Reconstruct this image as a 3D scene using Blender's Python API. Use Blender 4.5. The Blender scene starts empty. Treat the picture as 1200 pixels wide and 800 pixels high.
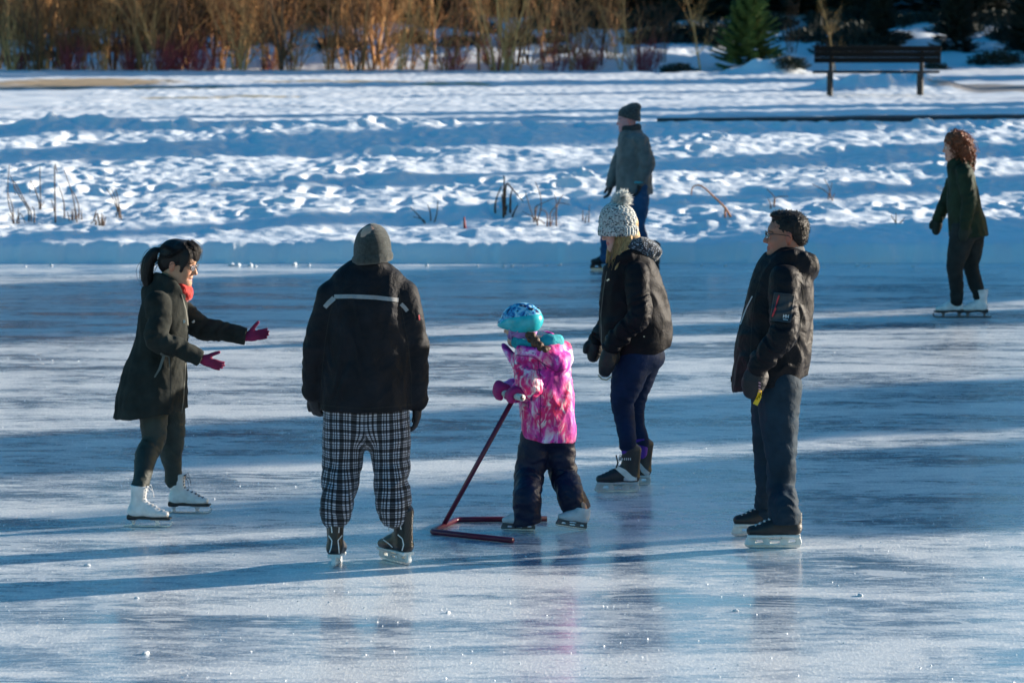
import bpy, math, random, numpy as np
from mathutils import Vector, Matrix
from mathutils.bvhtree import BVHTree
random.seed(7); RNG = np.random.default_rng(7)
SC = bpy.context.scene; COL = SC.collection

# ------------------------------------------------------------------ camera, sky, sun, exposure
CAM_H, FPX, HOR = 3.08, 4200.0, -17.0
PITCH = math.atan((400 - HOR) / FPX)
cam_d = bpy.data.cameras.new('camera'); cam = bpy.data.objects.new('camera', cam_d); COL.objects.link(cam)
cam.location = (0, 0, CAM_H); cam.rotation_euler = (math.pi / 2 - PITCH, 0, 0)
cam_d.sensor_width = 36; cam_d.lens = 36 * FPX / 1200; cam_d.clip_end = 5000; cam_d.clip_start = 0.5
cam_d.dof.use_dof = True; cam_d.dof.focus_distance = 20.3; cam_d.dof.aperture_fstop = 5.0
SC.camera = cam
SUN_AZ, SUN_EL = math.radians(23), math.radians(12.5)      # azimuth measured from +X (right) towards +Y (away)
SDIR = Vector((math.cos(SUN_EL) * math.cos(SUN_AZ), math.cos(SUN_EL) * math.sin(SUN_AZ), math.sin(SUN_EL)))
W = bpy.data.worlds.new('World'); SC.world = W; W.use_nodes = True
wn = W.node_tree; bgn = wn.nodes['Background']; sky = wn.nodes.new('ShaderNodeTexSky')
sky.sky_type = 'NISHITA'; sky.sun_disc = False; sky.sun_elevation = SUN_EL
sky.sun_rotation = math.pi / 2 - SUN_AZ
hs = wn.nodes.new('ShaderNodeHueSaturation'); hs.inputs['Saturation'].default_value = 1.9
hs.inputs['Hue'].default_value = 0.499
wn.links.new(sky.outputs[0], hs.inputs['Color']); wn.links.new(hs.outputs[0], bgn.inputs['Color'])
bgn.inputs['Strength'].default_value = 0.086
sun_d = bpy.data.lights.new('sun', 'SUN'); sun = bpy.data.objects.new('sun', sun_d); COL.objects.link(sun)
sun_d.energy = 5.0; sun_d.angle = math.radians(0.5); sun_d.color = (1.0, 0.90, 0.77)
sun.rotation_euler = (-SDIR).to_track_quat('-Z', 'Y').to_euler()
vs = SC.view_settings; vs.view_transform = 'Standard'; vs.look = 'None'; vs.gamma = 1; vs.use_curve_mapping = False
vs.exposure = 1.13
SC.cycles.use_denoising = True; SC.cycles.max_bounces = 5; SC.cycles.diffuse_bounces = 2; SC.cycles.glossy_bounces = 3
SC.cycles.sample_clamp_indirect = 4

# ------------------------------------------------------------------ small helpers
CT, ST = math.cos(PITCH), math.sin(PITCH)
def ray(px, py):
    u = (px - 600) / FPX; v = -(py - 400) / FPX
    return np.array([u, CT + v * ST, -ST + v * CT])
def at(px, py, Y):
    d = ray(px, py); return np.array([0, 0, CAM_H]) + d * (Y / d[1])
def on_z(px, py, z=0.0):
    d = ray(px, py); return np.array([0, 0, CAM_H]) + d * ((z - CAM_H) / d[2])

def tag(o, label=None, cat=None, group=None, kind=None):
    if label: o['label'] = label
    if cat: o['category'] = cat
    if group: o['group'] = group
    if kind: o['kind'] = kind
    return o
def empty(name, loc, label, cat, group=None):
    o = bpy.data.objects.new(name, None); COL.objects.link(o); o.location = loc; o.empty_display_size = .1
    return tag(o, label, cat, group)
def wpos(o):
    v = np.zeros(3)
    while o is not None:
        v += np.array(o.location); o = o.parent
    return v
def link_mesh(name, V, F, mat, parent=None, smooth=True, attr=None, fmat=None):
    """V in world coordinates; the object sits at its parent's origin (parents are never rotated when this is called)"""
    V = np.asarray(V, dtype=np.float64).reshape(-1, 3)
    if parent is not None: V = V - wpos(parent)
    me = bpy.data.meshes.new(name)
    if isinstance(F, np.ndarray):
        n, k = F.shape
        me.vertices.add(len(V)); me.vertices.foreach_set('co', V.astype(np.float32).ravel())
        me.loops.add(n * k); me.loops.foreach_set('vertex_index', F.astype(np.int32).ravel())
        me.polygons.add(n); me.polygons.foreach_set('loop_start', np.arange(0, n * k, k, dtype=np.int32))
    else:
        me.from_pydata([tuple(v) for v in V], [], F)
    if smooth: me.polygons.foreach_set('use_smooth', np.ones(len(me.polygons), dtype=bool))
    mats = mat if isinstance(mat, (list, tuple)) else [mat]
    for m in mats: me.materials.append(m)
    if fmat is not None: me.polygons.foreach_set('material_index', np.asarray(fmat, dtype=np.int32))
    if attr:
        for k, a in attr.items():
            a = np.asarray(a, dtype=np.float32)
            if a.shape[1] == 4:
                t = me.attributes.new(k, 'FLOAT_COLOR', 'POINT'); t.data.foreach_set('color', a.ravel())
            else:
                t = me.attributes.new(k, 'FLOAT_VECTOR', 'POINT'); t.data.foreach_set('vector', a.ravel())
    me.update(calc_edges=True); me.validate()
    o = bpy.data.objects.new(name, me); COL.objects.link(o)
    if parent is not None: o.parent = parent
    return o

class MB:
    """collects tubes, boxes and polygons for ONE mesh object"""
    def __init__(s): s.V = []; s.F = []; s.n = 0
    def add(s, V, F):
        s.V.append(np.asarray(V, float)); s.F += [tuple(i + s.n for i in f) for f in F]; s.n += len(V)
    def tube(s, pts, rad, seg=6, cap=True, flat=1.0):
        pts = np.asarray(pts, float); n = len(pts)
        rad = np.broadcast_to(np.asarray(rad, float), (n,))
        T = np.gradient(pts, axis=0); T /= np.linalg.norm(T, axis=1)[:, None] + 1e-9
        up = np.array([0, 0, 1.]) if abs(T[0][2]) < .9 else np.array([1., 0, 0])
        V = []
        x = np.cross(T[0], up); x /= np.linalg.norm(x)
        for i in range(n):
            x = x - T[i] * x.dot(T[i]); x /= np.linalg.norm(x) + 1e-9; y = np.cross(T[i], x)
            for k in range(seg):
                a = 2 * math.pi * k / seg
                V.append(pts[i] + (x * math.cos(a) + y * math.sin(a) * flat) * rad[i])
        F = []
        for i in range(n - 1):
            for k in range(seg):
                k2 = (k + 1) % seg; F.append((i * seg + k, i * seg + k2, (i + 1) * seg + k2, (i + 1) * seg + k))
        if cap: F.append(tuple(range(seg))[::-1]); F.append(tuple((n - 1) * seg + k for k in range(seg)))
        s.add(V, F)
    def box(s, c, size, R=None, bev=0.0):
        c = np.asarray(c, float); h = np.asarray(size, float) / 2
        R = np.eye(3) if R is None else R
        if bev <= 0:
            V = [c + R @ (h * np.array([a, b, d])) for a in (-1, 1) for b in (-1, 1) for d in (-1, 1)]
            s.add(V, [(0, 1, 3, 2), (4, 6, 7, 5), (0, 4, 5, 1), (2, 3, 7, 6), (0, 2, 6, 4), (1, 5, 7, 3)]); return
        V = []; idx = {}
        for a in (-1, 1):
            for b in (-1, 1):
                for d in (-1, 1):
                    for ax in range(3):
                        v = h - bev; v[ax] = h[ax]; idx[(a, b, d, ax)] = len(V); V.append(c + R @ (v * np.array([a, b, d])))
        F = []
        for ax in range(3):
            o1, o2 = [i for i in range(3) if i != ax]
            for sg in (-1, 1):
                q = []
                for s1, s2 in ((-1, -1), (1, -1), (1, 1), (-1, 1)):
                    k = [0, 0, 0]; k[ax] = sg; k[o1] = s1; k[o2] = s2; q.append(idx[(*k, ax)])
                F.append(tuple(q))
        for ax in range(3):
            o1, o2 = [i for i in range(3) if i != ax]
            for s1 in (-1, 1):
                for s2 in (-1, 1):
                    def g(e, a2): k = [0, 0, 0]; k[ax] = e; k[o1] = s1; k[o2] = s2; return idx[(*k, a2)]
                    F.append((g(-1, o1), g(1, o1), g(1, o2), g(-1, o2)))
        for a in (-1, 1):
            for b in (-1, 1):
                for d in (-1, 1): F.append((idx[(a, b, d, 0)], idx[(a, b, d, 1)], idx[(a, b, d, 2)]))
        s.add(V, F)
    def build(s, name, mat, parent=None, smooth=False):
        o = link_mesh(name, np.concatenate(s.V), s.F, mat, parent, smooth)
        return o

# gradient noise --------------------------------------------------
_perm = np.random.default_rng(3).permutation(256).astype(np.int32); _perm = np.concatenate([_perm] * 3)
_g = np.random.default_rng(4).normal(size=(256, 3)); _g /= np.linalg.norm(_g, axis=1)[:, None]; _g = _g.astype(np.float32)
def pnoise(x, y, z):
    x, y, z = np.broadcast_arrays(np.asarray(x, np.float32), np.asarray(y, np.float32), np.asarray(z, np.float32))
    xi = np.floor(x).astype(np.int32); yi = np.floor(y).astype(np.int32); zi = np.floor(z).astype(np.int32)
    fx, fy, fz = x - xi, y - yi, z - zi
    u, v, w = [t * t * t * (t * (t * 6 - 15) + 10) for t in (fx, fy, fz)]
    r = np.zeros_like(fx)
    for a in (0, 1):
        wa = u if a else 1 - u
        for b in (0, 1):
            wb = v if b else 1 - v
            for c in (0, 1):
                wc = w if c else 1 - w
                h = _perm[_perm[_perm[(xi + a) & 255] + ((yi + b) & 255)] + ((zi + c) & 255)]
                g = _g[h]
                r += wa * wb * wc * (g[..., 0] * (fx - a) + g[..., 1] * (fy - b) + g[..., 2] * (fz - c))
    return r * 1.5
def fbm(x, y, z, octv=3):
    s = 0; a = 1.0
    for i in range(octv): s = s + a * pnoise(x * 2 ** i, y * 2 ** i, np.asarray(z) + 7.3 * i); a *= .5
    return s

# ------------------------------------------------------------------ signed distance modelling (numpy) + surface nets
def nrm(v): v = np.asarray(v, float); return v / (np.linalg.norm(v) + 1e-12)
class Prim: pass
def ell(c, r, R=None, k=0.0, sub=False):
    p = Prim(); c = np.asarray(c, np.float32); r = np.asarray(r, np.float32) * np.ones(3, np.float32)
    R = np.eye(3, dtype=np.float32) if R is None else np.asarray(R, np.float32)     # columns = local axes
    m = float(r.max()); p.lo, p.hi, p.k, p.sub = c - m, c + m, k, sub
    def f(P):
        q = (P - c) @ R; k0 = np.sqrt(((q / r) ** 2).sum(-1)); k1 = np.sqrt(((q / (r * r)) ** 2).sum(-1)) + 1e-9
        return k0 * (k0 - 1) / k1
    p.f = f; return p
def catmull(A, n):
    A = np.asarray(A, float); out = []
    for i in range(len(A) - 1):
        p0 = A[max(i - 1, 0)]; p1 = A[i]; p2 = A[i + 1]; p3 = A[min(i + 2, len(A) - 1)]
        for j in range(n):
            t = j / n; out.append(.5 * ((2 * p1) + (-p0 + p2) * t + (2 * p0 - 5 * p1 + 4 * p2 - p3) * t * t + (-p0 + 3 * p1 - 3 * p2 + p3) * t ** 3))
    out.append(A[-1]); return np.array(out)
def loft(pts, w, d=None, side=(1, 0, 0), k=0.0, wr=None, sub=False, sm=3, capf=1.0, wpow=2.0):
    """tapered limb or torso; w = half width along `side`, d = half depth across it.
    wr = (amplitude list or value, axial freq, cross freq, seed): cloth wrinkles running round the limb"""
    p = Prim(); pts = np.asarray(pts, float); n = len(pts)
    w = np.broadcast_to(np.asarray(w, float), (n,)); d = w if d is None else np.broadcast_to(np.asarray(d, float), (n,))
    am = np.zeros(n) if wr is None else np.broadcast_to(np.asarray(wr[0], float), (n,))
    M = np.concatenate([pts, w[:, None], d[:, None], am[:, None]], 1)
    if sm > 1 and n > 2: M = catmull(M, sm)
    M = M.astype(np.float32); side = nrm(side).astype(np.float32)
    R = M[:, 3:5].max(1)[:, None] + .02
    p.lo = (M[:, :3] - R).min(0); p.hi = (M[:, :3] + R).max(0); p.k, p.sub = k, sub
    def f(P):
        best = np.full(P.shape[:-1], 9., np.float32); wrk = np.zeros_like(best); L0 = 0.0; ex = np.float32(wpow)
        for i in range(len(M) - 1):
            a, b = M[i, :3], M[i + 1, :3]; ax = b - a; L = float(np.linalg.norm(ax)) + 1e-6; ax = ax / L
            s = side - ax * side.dot(ax); s = s / (np.linalg.norm(s) + 1e-6); fr = np.cross(ax, s)
            q = P - a; h = q @ ax; t = np.clip(h / L, 0, 1)
            cs = q @ s; cf = q @ fr; ch = h - t * L
            rw = M[i, 3] + t * (M[i + 1, 3] - M[i, 3]); rd = M[i, 4] + t * (M[i + 1, 4] - M[i, 4]); rc = np.minimum(rw, rd) * capf
            k0 = np.sqrt((cs / rw) ** 2 + (cf / rd) ** 2 + (ch / rc) ** 2)
            k1 = np.sqrt((cs / rw ** 2) ** 2 + (cf / rd ** 2) ** 2 + (ch / rc ** 2) ** 2) + 1e-6
            dd = k0 * (k0 - 1) / k1
            if wr is not None:
                A = M[i, 5] + t * (M[i + 1, 5] - M[i, 5])
                near = (dd < .04) & (dd > -.06)
                if near.any():
                    c1, c2, hh = cs[near], cf[near], (L0 + h[near])
                    nz = pnoise(hh * wr[1] + 1.2 * pnoise(c1 * 9, c2 * 9, wr[3] + .5), c1 * wr[2] + wr[3], c2 * wr[2])
                    nz = 1 - 2.4 * np.abs(nz)
                    dd = dd.copy(); dd[near] -= A[near] * nz
            m = dd < best; best = np.where(m, dd, best); L0 += L
        return best
    p.f = f; return p
def cap(a, b, ra, rb=None, k=0.0, sub=False): return loft([a, b], [ra, ra if rb is None else rb], k=k, sub=sub, sm=1, side=(.3, .9, .2))
def halfspace(pt, n):
    """keeps the side the normal points away from (cuts everything on the normal's side)"""
    p = Prim(); p.cut = True; pt = np.asarray(pt, np.float32); n = nrm(n).astype(np.float32)
    p.f = lambda P: (P - pt) @ n; return p
def sdpoly(x, y, pg):
    pg = np.asarray(pg, np.float32); n = len(pg); d = np.full(x.shape, 1e9, np.float32); s = np.ones(x.shape, np.float32)
    for i in range(n):
        a = pg[i]; b = pg[i - 1]; ex, ey = b - a; wx, wy = x - a[0], y - a[1]
        t = np.clip((wx * ex + wy * ey) / (ex * ex + ey * ey + 1e-12), 0, 1)
        d = np.minimum(d, (wx - ex * t) ** 2 + (wy - ey * t) ** 2)
        c1 = y >= a[1]; c2 = y < b[1]; c3 = ex * wy > ey * wx
        flip = (c1 & c2 & c3) | (~c1 & ~c2 & ~c3); s = np.where(flip, -s, s)
    return s * np.sqrt(d)
def extr(pg, half, O, X, Z, rnd=0.0, k=0.0, sub=False):
    """2D polygon (X,Z plane) with half thickness"""
    p = Prim(); O = np.asarray(O, np.float32); X = nrm(X).astype(np.float32); Z = nrm(Z).astype(np.float32); Y = np.cross(Z, X)
    pg = np.asarray(pg, float); m = float(np.abs(pg).max() * 1.5 + half); p.lo, p.hi, p.k, p.sub = O - m, O + m, k, sub
    def f(P):
        q = P - O; dx = sdpoly(q @ X, q @ Z, pg) + rnd; dy = np.abs(q @ Y) - half + rnd
        return np.minimum(np.maximum(dx, dy), 0) + np.sqrt(np.maximum(dx, 0) ** 2 + np.maximum(dy, 0) ** 2) - rnd
    p.f = f; return p
def smin(a, b, k):
    if k <= 0: return np.minimum(a, b)
    h = np.maximum(k - np.abs(a - b), 0) / k; return np.minimum(a, b) - h * h * k * .25

def nets(prims, h, disp=None):
    adds = [p for p in prims if not getattr(p, 'cut', False) and not p.sub]
    lo = np.min([p.lo for p in adds], 0) - 3 * h - .01; hi = np.max([p.hi for p in adds], 0) + 3 * h + .01
    N = np.ceil((hi - lo) / h).astype(int) + 1
    X = (lo[0] + h * np.arange(N[0])).astype(np.float32); Y = (lo[1] + h * np.arange(N[1])).astype(np.float32); Z = (lo[2] + h * np.arange(N[2])).astype(np.float32)
    def ev(P, mask_pad):
        D = np.full(len(P), .5, np.float32)
        for p in prims:
            if getattr(p, 'cut', False):
                act = np.nonzero(np.abs(D) < .45)[0]; D[act] = np.maximum(D[act], p.f(P[act])); continue
            pad = p.k + mask_pad
            m = np.nonzero(((P >= p.lo - pad) & (P <= p.hi + pad)).all(1))[0]
            if len(m) == 0: continue
            v = p.f(P[m]); D[m] = -smin(-D[m], v, p.k) if p.sub else smin(D[m], v, p.k)
        return D
    q = 4; NC = (N - 1) // q + 2; H4 = h * q
    G = np.stack(np.meshgrid(*[lo[i] + H4 * np.arange(NC[i]) for i in range(3)], indexing='ij'), -1).astype(np.float32)
    C = ev(G.reshape(-1, 3), 4 * H4).reshape(NC)
    mx = np.float32(h * q * 1.9 + .02 + 2 * h); near = np.abs(C) < mx
    act = np.zeros(NC - 1, bool)
    for dx in (0, 1):
        for dy in (0, 1):
            for dz in (0, 1): act |= near[dx:NC[0] - 1 + dx, dy:NC[1] - 1 + dy, dz:NC[2] - 1 + dz]
    sg = C[:-1, :-1, :-1]
    rep = lambda A: A.repeat(q, 0).repeat(q, 1).repeat(q, 2)[:N[0], :N[1], :N[2]]
    D = np.where(rep(sg) < 0, np.float32(-.4), np.float32(.4)); i = np.nonzero(rep(act))
    P = np.stack([X[i[0]], Y[i[1]], Z[i[2]]], -1); v = ev(P, 3 * h)
    if disp is not None:
        m = np.nonzero(np.abs(v) < .03)[0]; v[m] = v[m] - disp(P[m])
    D[i] = v
    D[np.abs(D) < 1e-7] = 1e-7
    ins = D < 0
    c = np.zeros(N - 1, np.int8)
    for dx in (0, 1):
        for dy in (0, 1):
            for dz in (0, 1): c += ins[dx:N[0] - 1 + dx, dy:N[1] - 1 + dy, dz:N[2] - 1 + dz]
    cells = np.nonzero((c > 0) & (c < 8)); idx = np.full(N - 1, -1, np.int32); nc = len(cells[0]); idx[cells] = np.arange(nc)
    acc = np.zeros((nc, 3)); cnt = np.zeros(nc)
    ci = np.stack(cells, -1)
    for ax in range(3):
        o1, o2 = [i for i in range(3) if i != ax]
        for e1 in (0, 1):
            for e2 in (0, 1):
                q = ci.copy(); q[:, o1] += e1; q[:, o2] += e2; q2 = q.copy(); q2[:, ax] += 1
                v1 = D[q[:, 0], q[:, 1], q[:, 2]]; v2 = D[q2[:, 0], q2[:, 1], q2[:, 2]]; m = (v1 < 0) != (v2 < 0)
                t = v1[m] / (v1[m] - v2[m]); pt = q[m].astype(float); pt[:, ax] += t; acc[m] += pt; cnt[m] += 1
    V = lo + h * (acc / cnt[:, None])
    F = []
    for ax in range(3):
        o1, o2 = (ax + 1) % 3, (ax + 2) % 3
        s0 = [slice(None)] * 3; s1 = [slice(None)] * 3; s0[ax] = slice(0, -1); s1[ax] = slice(1, None)
        A = ins[tuple(s0)]; B = ins[tuple(s1)]; e = np.nonzero(A != B); E = np.stack(e, -1)
        ok = (E[:, o1] > 0) & (E[:, o2] > 0) & (E[:, o1] < N[o1] - 1) & (E[:, o2] < N[o2] - 1); E = E[ok]
        def g(a, b): q = E.copy(); q[:, o1] -= a; q[:, o2] -= b; return idx[q[:, 0], q[:, 1], q[:, 2]]
        Q = np.stack([g(1, 1), g(0, 1), g(0, 0), g(1, 0)], -1); inside = A[E[:, 0], E[:, 1], E[:, 2]]
        Q[~inside] = Q[~inside][:, ::-1]; F.append(Q)
    F = np.concatenate(F)
    return V, F
def sdf_obj(name, prims, mat, parent, h=.007, disp=None, color=None, attr=None, smooth_it=1):
    V, F = nets(prims, h, disp)
    if smooth_it:
        for _ in range(smooth_it):
            ia = np.concatenate([F.ravel(), np.roll(F, -1, 1).ravel()]); ib = np.concatenate([np.roll(F, -1, 1).ravel(), F.ravel()])
            C = np.bincount(ia, minlength=len(V)); S = np.stack([np.bincount(ia, V[ib, j], len(V)) for j in range(3)], -1)
            V = V * .5 + .5 * S / np.maximum(C, 1)[:, None]
    at_ = {}
    if color is not None: at_['col'] = color(V)
    if attr is not None: at_['pat'] = attr(V)
    return link_mesh(name, V, F, mat, parent, attr=at_)

def bvh_of(o):
    me = o.data; b = wpos(o)
    V = np.empty(len(me.vertices) * 3, np.float32); me.vertices.foreach_get('co', V); V = V.reshape(-1, 3) + b
    return BVHTree.FromPolygons([tuple(v) for v in V], [tuple(p.vertices) for p in me.polygons])
def decal(name, bv, pts, half, mat, parent, off=.003, th=.004, n=None, across=3, maxd=None):
    """a thin strip of cloth, piping or print sewn on a garment: centre line seen at these photo points, laid on the garment's surface"""
    pts = np.asarray(pts, float); seg = np.linalg.norm(np.diff(pts, axis=0), axis=1); L = np.concatenate([[0], np.cumsum(seg)])
    n = n or max(2, int(L[-1] / 1.5) + 1); ts = np.linspace(0, L[-1], n)
    c = np.stack([np.interp(ts, L, pts[:, 0]), np.interp(ts, L, pts[:, 1])], -1)
    hw = np.interp(ts, L, np.broadcast_to(np.asarray(half, float), (len(pts),)))
    T = np.gradient(c, axis=0); T /= np.linalg.norm(T, axis=1)[:, None] + 1e-9; Nn = np.stack([-T[:, 1], T[:, 0]], -1)
    rows = []; last = None
    for i in range(n):
        r = []
        for j in range(across):
            q = c[i] + Nn[i] * hw[i] * (2 * j / (across - 1) - 1); d = Vector(ray(*q)).normalized(); o = Vector((0, 0, CAM_H))
            hit, no, fi, dist = bv.ray_cast(o, d)
            if hit is None or (last is not None and abs(dist - last) > .06): dist = last if last else 20
            last = dist; r.append(np.array(o + d * dist) - np.array(d) * off)
        rows.append(r)
    A = np.array(rows); dv = nrm(A.mean((0, 1)) - np.array([0, 0, CAM_H])) * th
    V = np.concatenate([A.reshape(-1, 3), (A + dv).reshape(-1, 3)]); m = across; N = n * m
    F = []
    for i in range(n - 1):
        for j in range(m - 1):
            a = i * m + j; F.append((a, a + 1, a + m + 1, a + m)); F.append((N + a, N + a + m, N + a + m + 1, N + a + 1))
        for j in (0, m - 1):
            a = i * m + j; F.append((a, a + m, N + a + m, N + a) if j == 0 else (a, N + a, N + a + m, a + m))
    for i in (0, n - 1):
        for j in range(m - 1):
            a = i * m + j; F.append((a, N + a, N + a + 1, a + 1) if i == 0 else (a, a + 1, N + a + 1, N + a))
    return link_mesh(name, V, F, mat, parent, smooth=False)

# ------------------------------------------------------------------ materials
def nd(t, typ, **kw):
    n = t.nodes.new(typ)
    for k, v in kw.items():
        if k in n.inputs.keys(): n.inputs[k].default_value = v
        else: setattr(n, k, v)
    return n
def base_mat(name, col=(.5, .5, .5), rough=.6, spec=.5, metal=0.0, sheen=0.0):
    m = bpy.data.materials.new(name); m.use_nodes = True; t = m.node_tree; b = t.nodes['Principled BSDF']
    b.inputs['Base Color'].default_value = (*col, 1); b.inputs['Roughness'].default_value = rough
    b.inputs['Specular IOR Level'].default_value = spec; b.inputs['Metallic'].default_value = metal
    if sheen: b.inputs['Sheen Weight'].default_value = sheen; b.inputs['Sheen Roughness'].default_value = .5
    return m, t, b
def ramp(t, fac, stops, interp='LINEAR'):
    r = t.nodes.new('ShaderNodeValToRGB'); r.color_ramp.interpolation = interp
    while len(r.color_ramp.elements) < len(stops): r.color_ramp.elements.new(.5)
    for e, (p, c) in zip(r.color_ramp.elements, stops):
        e.position = p; e.color = (*c, 1) if len(c) == 3 else c
    t.links.new(fac, r.inputs[0]); return r.outputs[0]
def coords(t, scale=(1, 1, 1), rot=(0, 0, 0), src='Object'):
    c = t.nodes.new('ShaderNodeTexCoord'); m = nd(t, 'ShaderNodeMapping'); m.inputs['Scale'].default_value = scale; m.inputs['Rotation'].default_value = rot
    t.links.new(c.outputs[src], m.inputs[0]); return m.outputs[0]
def noise(t, vec, scale, detail=3, rough=.5, dist=0.0):
    n = nd(t, 'ShaderNodeTexNoise'); n.inputs['Scale'].default_value = scale; n.inputs['Detail'].default_value = detail
    n.inputs['Roughness'].default_value = rough; n.inputs['Distortion'].default_value = dist; t.links.new(vec, n.inputs['Vector']); return n.outputs['Fac']
def mathn(t, op, a, b=None, c=None, clamp=False):
    n = t.nodes.new('ShaderNodeMath'); n.operation = op; n.use_clamp = clamp
    for i, v in enumerate((a, b, c)):
        if v is None: continue
        if isinstance(v, (int, float)): n.inputs[i].default_value = v
        else: t.links.new(v, n.inputs[i])
    return n.outputs[0]
def mixc(t, fac, a, b, mode='MIX'):
    n = t.nodes.new('ShaderNodeMix'); n.data_type = 'RGBA'; n.blend_type = mode
    for s, v in ((n.inputs[0], fac), (n.inputs[6], a), (n.inputs[7], b)):
        if isinstance(v, (int, float)): s.default_value = v
        elif isinstance(v, tuple): s.default_value = (*v, 1) if len(v) == 3 else v
        else: t.links.new(v, s)
    return n.outputs[2]
def bump(t, b, hgt, strength=.3, dist=.01, prev=None):
    n = t.nodes.new('ShaderNodeBump'); n.inputs['Strength'].default_value = strength; n.inputs['Distance'].default_value = dist
    t.links.new(hgt, n.inputs['Height'])
    if prev is not None: t.links.new(prev, n.inputs['Normal'])
    t.links.new(n.outputs[0], b.inputs['Normal']); return n.outputs[0]
_mc = {}
def cloth(name, col, rough=.75, var=.25, bs=28, bst=.5, fine=260, fst=.25, spec=.35, sheen=0.0):
    if name in _mc: return _mc[name]
    m, t, b = base_mat(name, col, rough, spec, 0, sheen)
    v = coords(t); n1 = noise(t, v, 9, 3); lo = tuple(c * (1 - var) for c in col); hi = tuple(min(1, c * (1 + var)) for c in col)
    t.links.new(ramp(t, n1, [(.3, lo), (.7, hi)]), b.inputs['Base Color'])
    p = bump(t, b, noise(t, v, bs, 4, .55, .6), bst, .012)
    bump(t, b, noise(t, v, fine, 2), fst, .002, p)
    _mc[name] = m; return m
def plain(name, col, rough=.5, metal=0.0, spec=.5, bst=.15, bs=60):
    if name in _mc: return _mc[name]
    m, t, b = base_mat(name, col, rough, spec, metal)
    v = coords(t); n1 = noise(t, v, 25, 4)
    t.links.new(ramp(t, n1, [(.3, tuple(c * .82 for c in col)), (.7, tuple(min(1, c * 1.12) for c in col))]), b.inputs['Base Color'])
    bump(t, b, noise(t, v, bs, 3), bst, .004); _mc[name] = m; return m

# ================================================================== THE SETTING
# ---- ice
def make_ice_mat():
    m, t, b = base_mat('ice', (.3, .45, .6), .3, .5); b.inputs['IOR'].default_value = 1.31
    v = coords(t)
    vs_ = coords(t, (.42, 1.5, 1), (0, 0, math.radians(4)))
    frost = noise(t, vs_, 1.1, 6, .62, .5)                       # broad frosted, skated-up lanes
    fine = noise(t, coords(t, (2.2, 5, 1), (0, 0, math.radians(-3))), 2.4, 6, .65, .3)
    fine2 = noise(t, coords(t, (6, 40, 1), (0, 0, math.radians(3))), 2.0, 4, .7)
    mk = mathn(t, 'ADD', mathn(t, 'MULTIPLY', frost, .8), mathn(t, 'MULTIPLY', fine, .42))
    mk = mathn(t, 'ADD', mk, .04)
    mk = mathn(t, 'ADD', mk, mathn(t, 'MULTIPLY', fine2, .14))
    fr = ramp(t, mk, [(.52, (.03, .03, .03)), (.65, (.36, .36, .36)), (.79, (1, 1, 1))])
    # skate scratches: thin, long, curved, at several headings
    sc = None
    for i, (rz, sx, sy) in enumerate(((5, .12, 2.2), (-7, .15, 1.9), (14, .22, 1.6), (-20, .25, 1.5), (35, .3, 1.2))):
        n = noise(t, coords(t, (sx, sy, 1), (0, 0, math.radians(rz))), 1.3 + .21 * i, 1, .3, .25)
        l = mathn(t, 'LESS_THAN', mathn(t, 'ABSOLUTE', mathn(t, 'SUBTRACT', n, .5 + .03 * (i - 2))), (.014, .014, .014, .010, .008)[i])
        sc = l if sc is None else mathn(t, 'MAXIMUM', sc, l)
    brk = ramp(t, noise(t, v, 2.3, 3, .6), [(.42, (0, 0, 0)), (.55, (1, 1, 1))])
    sc = mathn(t, 'MULTIPLY', sc, brk)
    white = mathn(t, 'MAXIMUM', mathn(t, 'MULTIPLY', fr, .85), mathn(t, 'MULTIPLY', sc, .7), clamp=True)
    grain = ramp(t, noise(t, coords(t, (1, .4, 1)), 62, 2, .6), [(.50, (0, 0, 0)), (.68, (1, 1, 1))]); white = mathn(t, 'ADD', white, mathn(t, 'MULTIPLY', mathn(t, 'MULTIPLY', grain, mathn(t, 'ADD', fr, .1)), .32), clamp=True)
    c = mixc(t, white, (.055, .19, .36), (.90, .90, .88))
    t.links.new(c, b.inputs['Base Color'])
    rg = mathn(t, 'ADD', .05, mathn(t, 'MULTIPLY', white, .45)); t.links.new(rg, b.inputs['Roughness'])
    wk = mathn(t, 'ADD', mathn(t, 'MULTIPLY', white, 1.0), .03)
    p = bump(t, b, mathn(t, 'MULTIPLY', noise(t, coords(t, (.5, 1, 1)), 34, 4, .7), wk), .5, .006)
    p = bump(t, b, mathn(t, 'MULTIPLY', noise(t, coords(t, (1, 2, 1)), 130, 2, .6), wk), .6, .003, p)
    p = bump(t, b, sc, .5, .003, p)
    b.inputs['Normal'].links[0].from_node
    cw = mathn(t, 'SUBTRACT', 1.0, mathn(t, 'MULTIPLY', white, .5), clamp=True); t.links.new(cw, b.inputs['Coat Weight'])
    b.inputs['Coat IOR'].default_value = 1.33; t.links.new(mathn(t, 'ADD', .10, mathn(t, 'MULTIPLY', white, .14)), b.inputs['Coat Roughness'])
    nb = nd(t, 'ShaderNodeBump'); nb.inputs['Strength'].default_value = .10; nb.inputs['Distance'].default_value = .01; t.links.new(noise(t, coords(t, (1, 1, 1)), 5, 3), nb.inputs['Height']); t.links.new(nb.outputs[0], b.inputs['Coat Normal'])
    return m
ICE_M = make_ice_mat()
EDGE_Y = float(on_z(600, 308)[1])
ice_v = [(-60, -40, 0), (30, -40, 0), (30, EDGE_Y + 1.2, 0), (-60, EDGE_Y + 1.2, 0)]
tag(link_mesh('ice', ice_v, [(0, 1, 2, 3)], ICE_M, smooth=False), 'blue skating ice streaked with frost and skate scratches', kind='structure')

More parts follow.
